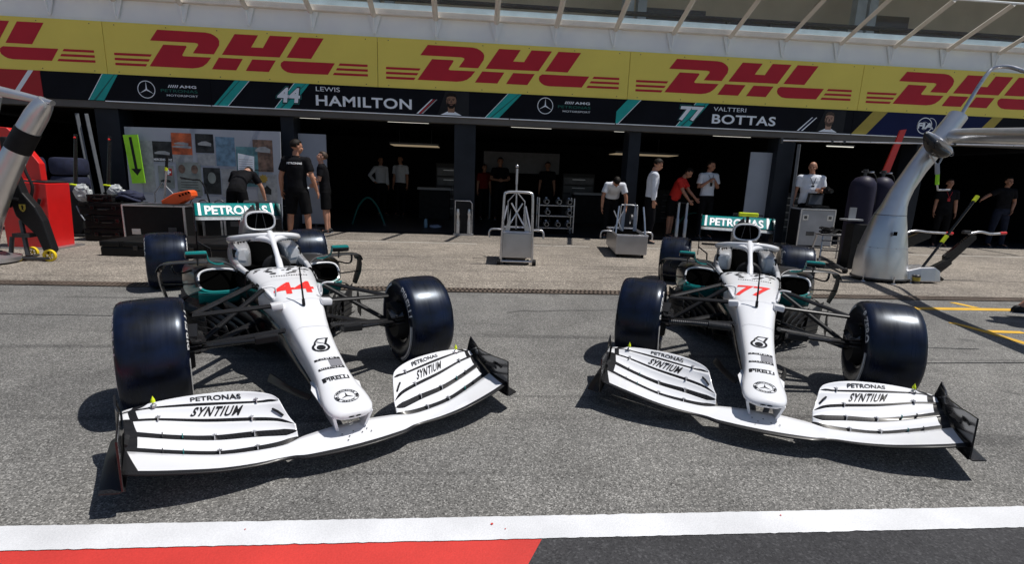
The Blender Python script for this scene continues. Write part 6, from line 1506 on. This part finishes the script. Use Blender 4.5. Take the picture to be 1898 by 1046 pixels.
    hball(b, (0, .093, -.012), .017, (.75, 1.0, 1.6)); hball(b, (0, .097, -.030), .014, (1.3, .9, .8)); hball(b, (0, .072, .028), .03, (1.7, .6, .45)); hball(b, (0, .080, -.058), .014, (1.9, .7, .55))
    for k in (-1, 1): hball(b, (k * .078, -.008, .002), .022, (.5, 1.0, 1.5)); hball(b, (k * .040, .060, -.018), .024, (1, .7, .8))
    fuse(b, 'body', skin, t, voxel * .8, 2)
    # face marks
    b = MB()
    for k in (-1, 1): hball(b, (k * .031, .0775, .010), .0105, (1.15, .5, .62)); hball(b, (k * .033, .0835, .028), .010, (1.9, .5, .32))
    o = b.build('eyes', 'hair_dark', t, smooth=180)
    b = MB(); hball(b, (0, .0915, -.058), .010, (1.9, .4, .32)); b.build('mouth', mat('lip', (0.24, 0.085, 0.075), .5), t, smooth=180)
    if not bald:
        t2 = bmesh.new(); bmesh.ops.create_uvsphere(t2, u_segments=24, v_segments=18, radius=1)
        kill = [v for v in t2.verts if (v.co.z < -.52 or (v.co.y > .45 and v.co.z < .42) or (abs(v.co.x) > .6 and v.co.y > -.05 and v.co.z < -.05))]
        bmesh.ops.delete(t2, geom=kill, context='VERTS')
        rr = random.Random(int(H * 1000))
        for v in t2.verts:
            j = 1 + rr.uniform(-.025, .035)
            v.co = hp(v.co.x * .082 * j, -.014 + v.co.y * .102 * j, .042 + v.co.z * .092 * j)
        b = MB(); b.join(t2); o = b.build('hair', hair, t, smooth=180, solid=.012 * s)
    # shirt
    b = MB(); torso(b, .013)
    for k in (-1, 1):
        if sleeves == 'short': e = sh[k] + A[k][0] * .19 * s; pts = [P3 - d2 * .03 * s + X * (k * .08 * s), sh[k], sh[k] + A[k][0] * .09 * s, e]; rs = [.085, .080, .076, .076]
        else: pts = [P3 - d2 * .03 * s + X * (k * .08 * s), sh[k], sh[k] + A[k][0] * .10 * s, el[k], el[k] + A[k][1] * .10 * s, wr[k] - A[k][1] * .02 * s]; rs = [.082, .076, .066, .055, .054, .040]
        b.tube(pts, [r * s for r in rs], 12); b.ball(pts[1], rs[1] * s, 10)
        if sleeves != 'short': b.ball(el[k], .056 * s, 10)
    sho = fuse(b, 'shirt', shirt, t, voxel, 3)
    b = MB()
    rings = [_ring(NK + d2 * (q - .012) * s, X, f2, a * s, c * s, 16) for q, a, c in ((-.03, .083, .078), (.01, .072, .070), (.012, .064, .062), (-.02, .068, .066))]
    b.loft(rings, cap=False); b.build('collar', shirt, t, smooth=60)
    # shorts or trousers
    b = MB()
    b.loft([_ring(c, X, f1, a * s, q * s, 18) for c, a, q in ((P0 - d1 * .10 * s, .155, .11), (P0 - d1 * .03 * s, .182, .128), (P0 + d1 * .05 * s, .174, .124), (P0 + d1 * .10 * s, .162, .115))])
    for k in (-1, 1):
        if shorts: pts = [hip[k], hip[k] + uL[k][0] * .15 * s, kn[k] - uL[k][0] * .04 * s]; rs = [.105, .104, .094]
        else: pts = [hip[k], hip[k] + uL[k][0] * .15 * s, kn[k], kn[k] + uL[k][1] * .15 * s, an[k] + V(0, 0, -.02 * s)]; rs = [.103, .098, .076, .068, .062]
        b.tube(pts, [r * s for r in rs], 14); b.ball(hip[k], .104 * s, 10)
        if not shorts: b.ball(kn[k], .076 * s, 10)
    fuse(b, 'shorts' if shorts else 'trousers', bottom, t, voxel, 3)
    for k in (-1, 1):
        fd = unit((uL[k][1].x * .2 + k * .14, -1, 0)); sd = unit(fd.cross(V(0, 0, 1)))
        b = MB(); g = an[k] + V(0, 0, -.085 * s)
        b.loft([[g + fd * y * s + sd * (w * s * math.cos(q)) + V(0, 0, max(0.0, (h * .5 + h * .5 * math.sin(q)) * s)) for q in [2 * PI * j / 12 for j in range(12)]] for y, w, h in ((-.085, .026, .07), (-.06, .038, .095), (0, .042, .105), (.07, .047, .075), (.13, .046, .055), (.175, .030, .035))])
        b.build('shoe', shoes, t, smooth=60)
        if shoes == 'shoe_dark':
            b = MB(); b.loft([[g + fd * y * s + sd * (w * s * math.cos(q)) + V(0, 0, (.006 + .006 * math.sin(q)) * s) for q in [2 * PI * j / 12 for j in range(12)]] for y, w in ((-.09, .030), (0, .046), (.10, .050), (.18, .032))]); b.build('sole', 'panel_pale', t, smooth=60)
    if back_text:
        vt = text2d(back_text, .26 * s, .036 * s, .03, maxedge=.03)
        bvh = BVHTree.FromPolygons([v.co[:] for v in sho.data.vertices], [p.vertices[:] for p in sho.data.polygons])
        b = MB(); c0 = P3 - d2 * .09 * s
        def onback(u, v):
            o = c0 - X * (u - .13 * s) + d2 * v - f2 * .6      # reads left to right seen from behind
            h = bvh.ray_cast(o, f2)
            return (h[0] - f2 * .004) if h[0] else o
        b.flat(vt, onback); b.build('back_lettering', 'decal_white', t)
    if lanyard:
        b = MB(); q0 = P3 + d2 * .02 * s + f2 * .07 * s; q1 = P2 - d2 * .02 * s + f2 * .145 * s
        for k in (-1, 1): b.tube([q0 + X * k * .065 * s, P3 - d2 * .03 * s + f2 * .115 * s + X * k * .05 * s, q1], .006 * s, 6, flat=.4)
        b.box(q1 - d2 * .05 * s, (.06 * s, .006, .085 * s)); b.build('lanyard', lanyard, t)
    return t

FL, BK = ((-.12, 0, -1), (-.08, -.12, -1)), None
person((-3.50, 10.45, 0), 178, 2.0, 'big man seen from behind in black shirt and shorts beside the rear tyre', 'shirt_black', 'short', 'shorts_black', True, 'skin', head=(-48, 4), back_text='PETRONAS',
       armL=((-.30, .03, -1), (-.20, -.34, -1)), armR=((.34, .02, -1), (.06, -.16, -1)), legL=((-.14, -.02, -1), (-.08, .05, -1)), legR=((.14, -.02, -1), (.06, .05, -1)))
person((-3.50, 12.35, .009), -78, 1.86, 'laughing man in black shirt and shorts holding a clipboard, facing the big man', 'shirt_black', 'short', 'shorts_black', True, 'skin_fair', 'hair_brown', head=(8, -22), lean=7,
       armL=((-.15, .12, -1), (.20, -.85, -.42)), armR=((.12, -.20, -1), (-.1, -.9, .45)), legL=((-.05, .04, -1), (-.02, .05, -1)), legR=((.05, -.03, -1), (.02, .05, -1)))
t = thing('clipboard', 'grey clipboard held at the waist by the laughing man', 'clipboard', (-3.97, 12.22, 1.06), R(-30))
b = MB(); b.box((0, 0, 0), (.32, .23, .012), (R(12), R(8), 0), .003); b.build('board', 'print_grey', t)
b = MB(); b.box((.13, 0, .030), (.02, .10, .012), (R(12), R(8), 0)); b.build('clip', 'metal_bright', t)
b = MB(); b.box((-.01, 0, .010), (.27, .20, .006), (R(12), R(8), 0)); b.build('paper', 'print_white', t)
person((-4.98, 11.15, 0), 182, 1.88, 'man in black bending away over the equipment, seen from behind', 'shirt_black', 'short', 'shorts_black', True, 'skin_fair', lean=62, head=(0, 30),
       armL=((-.50, -.25, -1), (-.12, -.30, -1)), armR=((.50, -.25, -1), (.12, -.30, -1)), legL=((-.12, -.05, -1), (-.05, .1, -1)), legR=((.12, -.05, -1), (.05, .1, -1)))
person((4.28, 11.95, 0), 78, 1.99, 'man in a long-sleeved white shirt looking down beside the wheel trolley', 'shirt_white', 'long', 'trousers_dark', False, 'skin', head=(0, 22), lean=3,
       armL=((-.10, .04, -1), (-.04, -.10, -1)), armR=((.10, .02, -1), (.05, -.22, -1)), legL=((-.03, -.10, -1), (-.02, .16, -1)), legR=((.03, .08, -1), (.02, .10, -1)))
person((5.42, 13.45, .006), 52, 1.92, 'man in a bright red shirt and dark shorts leaning on two silver tubes', 'shirt_red', 'short', 'shorts_black', True, 'skin', head=(0, 24), lean=27, belly=.05,
       armL=((-.10, -.45, -1), (.10, -.60, -.8)), armR=((.05, -.55, -.9), (-.05, -.70, -.7)))
person((6.40, 13.5, .006), 6, 2.05, 'man in a white polo shirt with both hands raised to his chest', 'shirt_white', 'short', 'trousers_dark', False, 'skin', head=(28, 10),
       armL=((-.22, -.10, -1), (.62, -.55, .62)), armR=((.22, -.10, -1), (-.62, -.55, .60)), lanyard='decal_black')
person((8.62, 12.45, 0), -14, 2.08, 'bald man in a white polo shirt with a camera behind the silver cabinet', 'shirt_white', 'short', 'trousers_dark', False, 'skin', bald=True, head=(-28, 8), belly=.04, wide=1.2,
       armL=((-.20, .05, -1), (-.14, -.12, -1)), armR=((.16, -.12, -1), (-.55, -.72, .10)), lanyard='decal_black', curl=.9)
t = thing('photo_camera', 'black photo camera with a long lens held by the bald man in white', 'camera', (8.78, 12.02, 1.42), R(-14))
b = MB(); b.box((0, 0, 0), (.16, .09, .12), bev=.015); b.build('camera_body', 'black_matt', t)
b = MB(); b.box((0, 0, .075), (.07, .07, .05), bev=.01); b.build('prism_hump', 'black_matt', t)
b = MB(); b.lathe([(.0, -.22), (.045, -.22), (.055, -.20), (.05, -.08), (.055, -.04), (0, -.04)], (.02, 0, -.01), 'Y', 18); b.build('lens', 'black_gloss', t, smooth=40)
b = MB(); b.lathe([(.0, -.222), (.040, -.224)], (.02, 0, -.01), 'Y', 18); b.build('front_glass', 'lens_dark', t)
person((3.62, 13.0, .006), -8, 1.90, 'man in a white shirt bending forward with hanging arms left of the narrow pillar', 'shirt_white', 'short', 'trousers_dark', False, 'skin', lean=60, head=(0, 18),
       armL=((-.32, -.12, -1), (-.02, -.02, -1)), armR=((.32, -.12, -1), (.06, -.02, -1)))
person((-3.28, 18.4, .006), 35, 1.98, 'man in a white shirt with a hand on his hip deep in the left garage', 'shirt_white', 'long', 'trousers_dark', False, 'skin', armL=((-.62, .10, -.8), (.60, -.10, -.75)), voxel=.016)
person((-2.58, 18.4, .006), -20, 2.04, 'man in a white shirt standing under the warm light panel deep in the left garage', 'shirt_white', 'short', 'trousers_dark', False, 'skin', voxel=.016)
person((.92, 17.8, .006), 5, 2.08, 'dark-dressed person with folded hands before the grey wall screen', 'shirt_black', 'short', 'trousers_dark', False, 'skin', armL=((-.35, -.1, -1), (.7, -.5, -.1)), armR=((.35, -.1, -1), (-.7, -.5, -.1)), voxel=.016)
person((.37, 18.0, .006), 20, 1.85, 'person in a red shirt in the dark just right of the middle pillar', 'shirt_red_in_shade', 'short', 'trousers_dark', False, 'skin', voxel=.016)
person((2.6, 17.9, .006), -10, 2.0, 'dark-dressed person above the wheel gun rack deep in the garage', 'shirt_black', 'short', 'trousers_dark', False, 'skin', voxel=.016)
person((12.95, 12.95, .0), -25, 1.80, 'person in dark shorts with a red lanyard behind the gantry arm at the right', 'shirt_black', 'short', 'shorts_black', False, 'skin', lanyard='board_red')
person((14.95, 13.2, .0), -10, 1.92, 'man in dark shirt and jeans with one arm out at the far right', 'shirt_black', 'short', mat('jeans', (0.014, 0.018, 0.035), .85, var=.3, scale=14) and 'jeans', False, 'skin', armL=((-.85, .05, -.5), (-.55, -.35, -.25)), armR=((.35, .1, -1), (-.3, -.3, -.8)), legL=((-.13, 0, -1), (-.06, .03, -1)), legR=((.13, 0, -1), (.06, .03, -1)))
person((6.90, 5.14, .0), 68, 1.80, 'person at the right edge walking out of the frame with only the shoes in view', 'shirt_black', 'short', 'shorts_black', True, 'skin_fair', legL=((-.28, -.36, -1), (-.10, .16, -1)), legR=((.10, .12, -1), (.10, .62, -.8)))
t = thing('twin_air_jack', 'pair of upright silver tubes the red-shirted man leans on', 'air jack', (5.42, 12.72, .009))
for x in (-.10, .12):
    b = MB(); b.lathe([(.0, .0), (.05, .0), (.05, .52), (.035, .54), (.035, .95), (.0, .95)], (x, 0, .03), 'Z', 14); b.build('cylinder', 'metal_brushed', t, smooth=40)
b = MB(); b.box((0, 0, .97), (.36, .05, .04), bev=.01); b.build('top_bar', 'black_matt', t)
b = MB(); b.box((0, 0, .02), (.40, .2, .03), bev=.006); b.build('base', 'metal_dark', t)
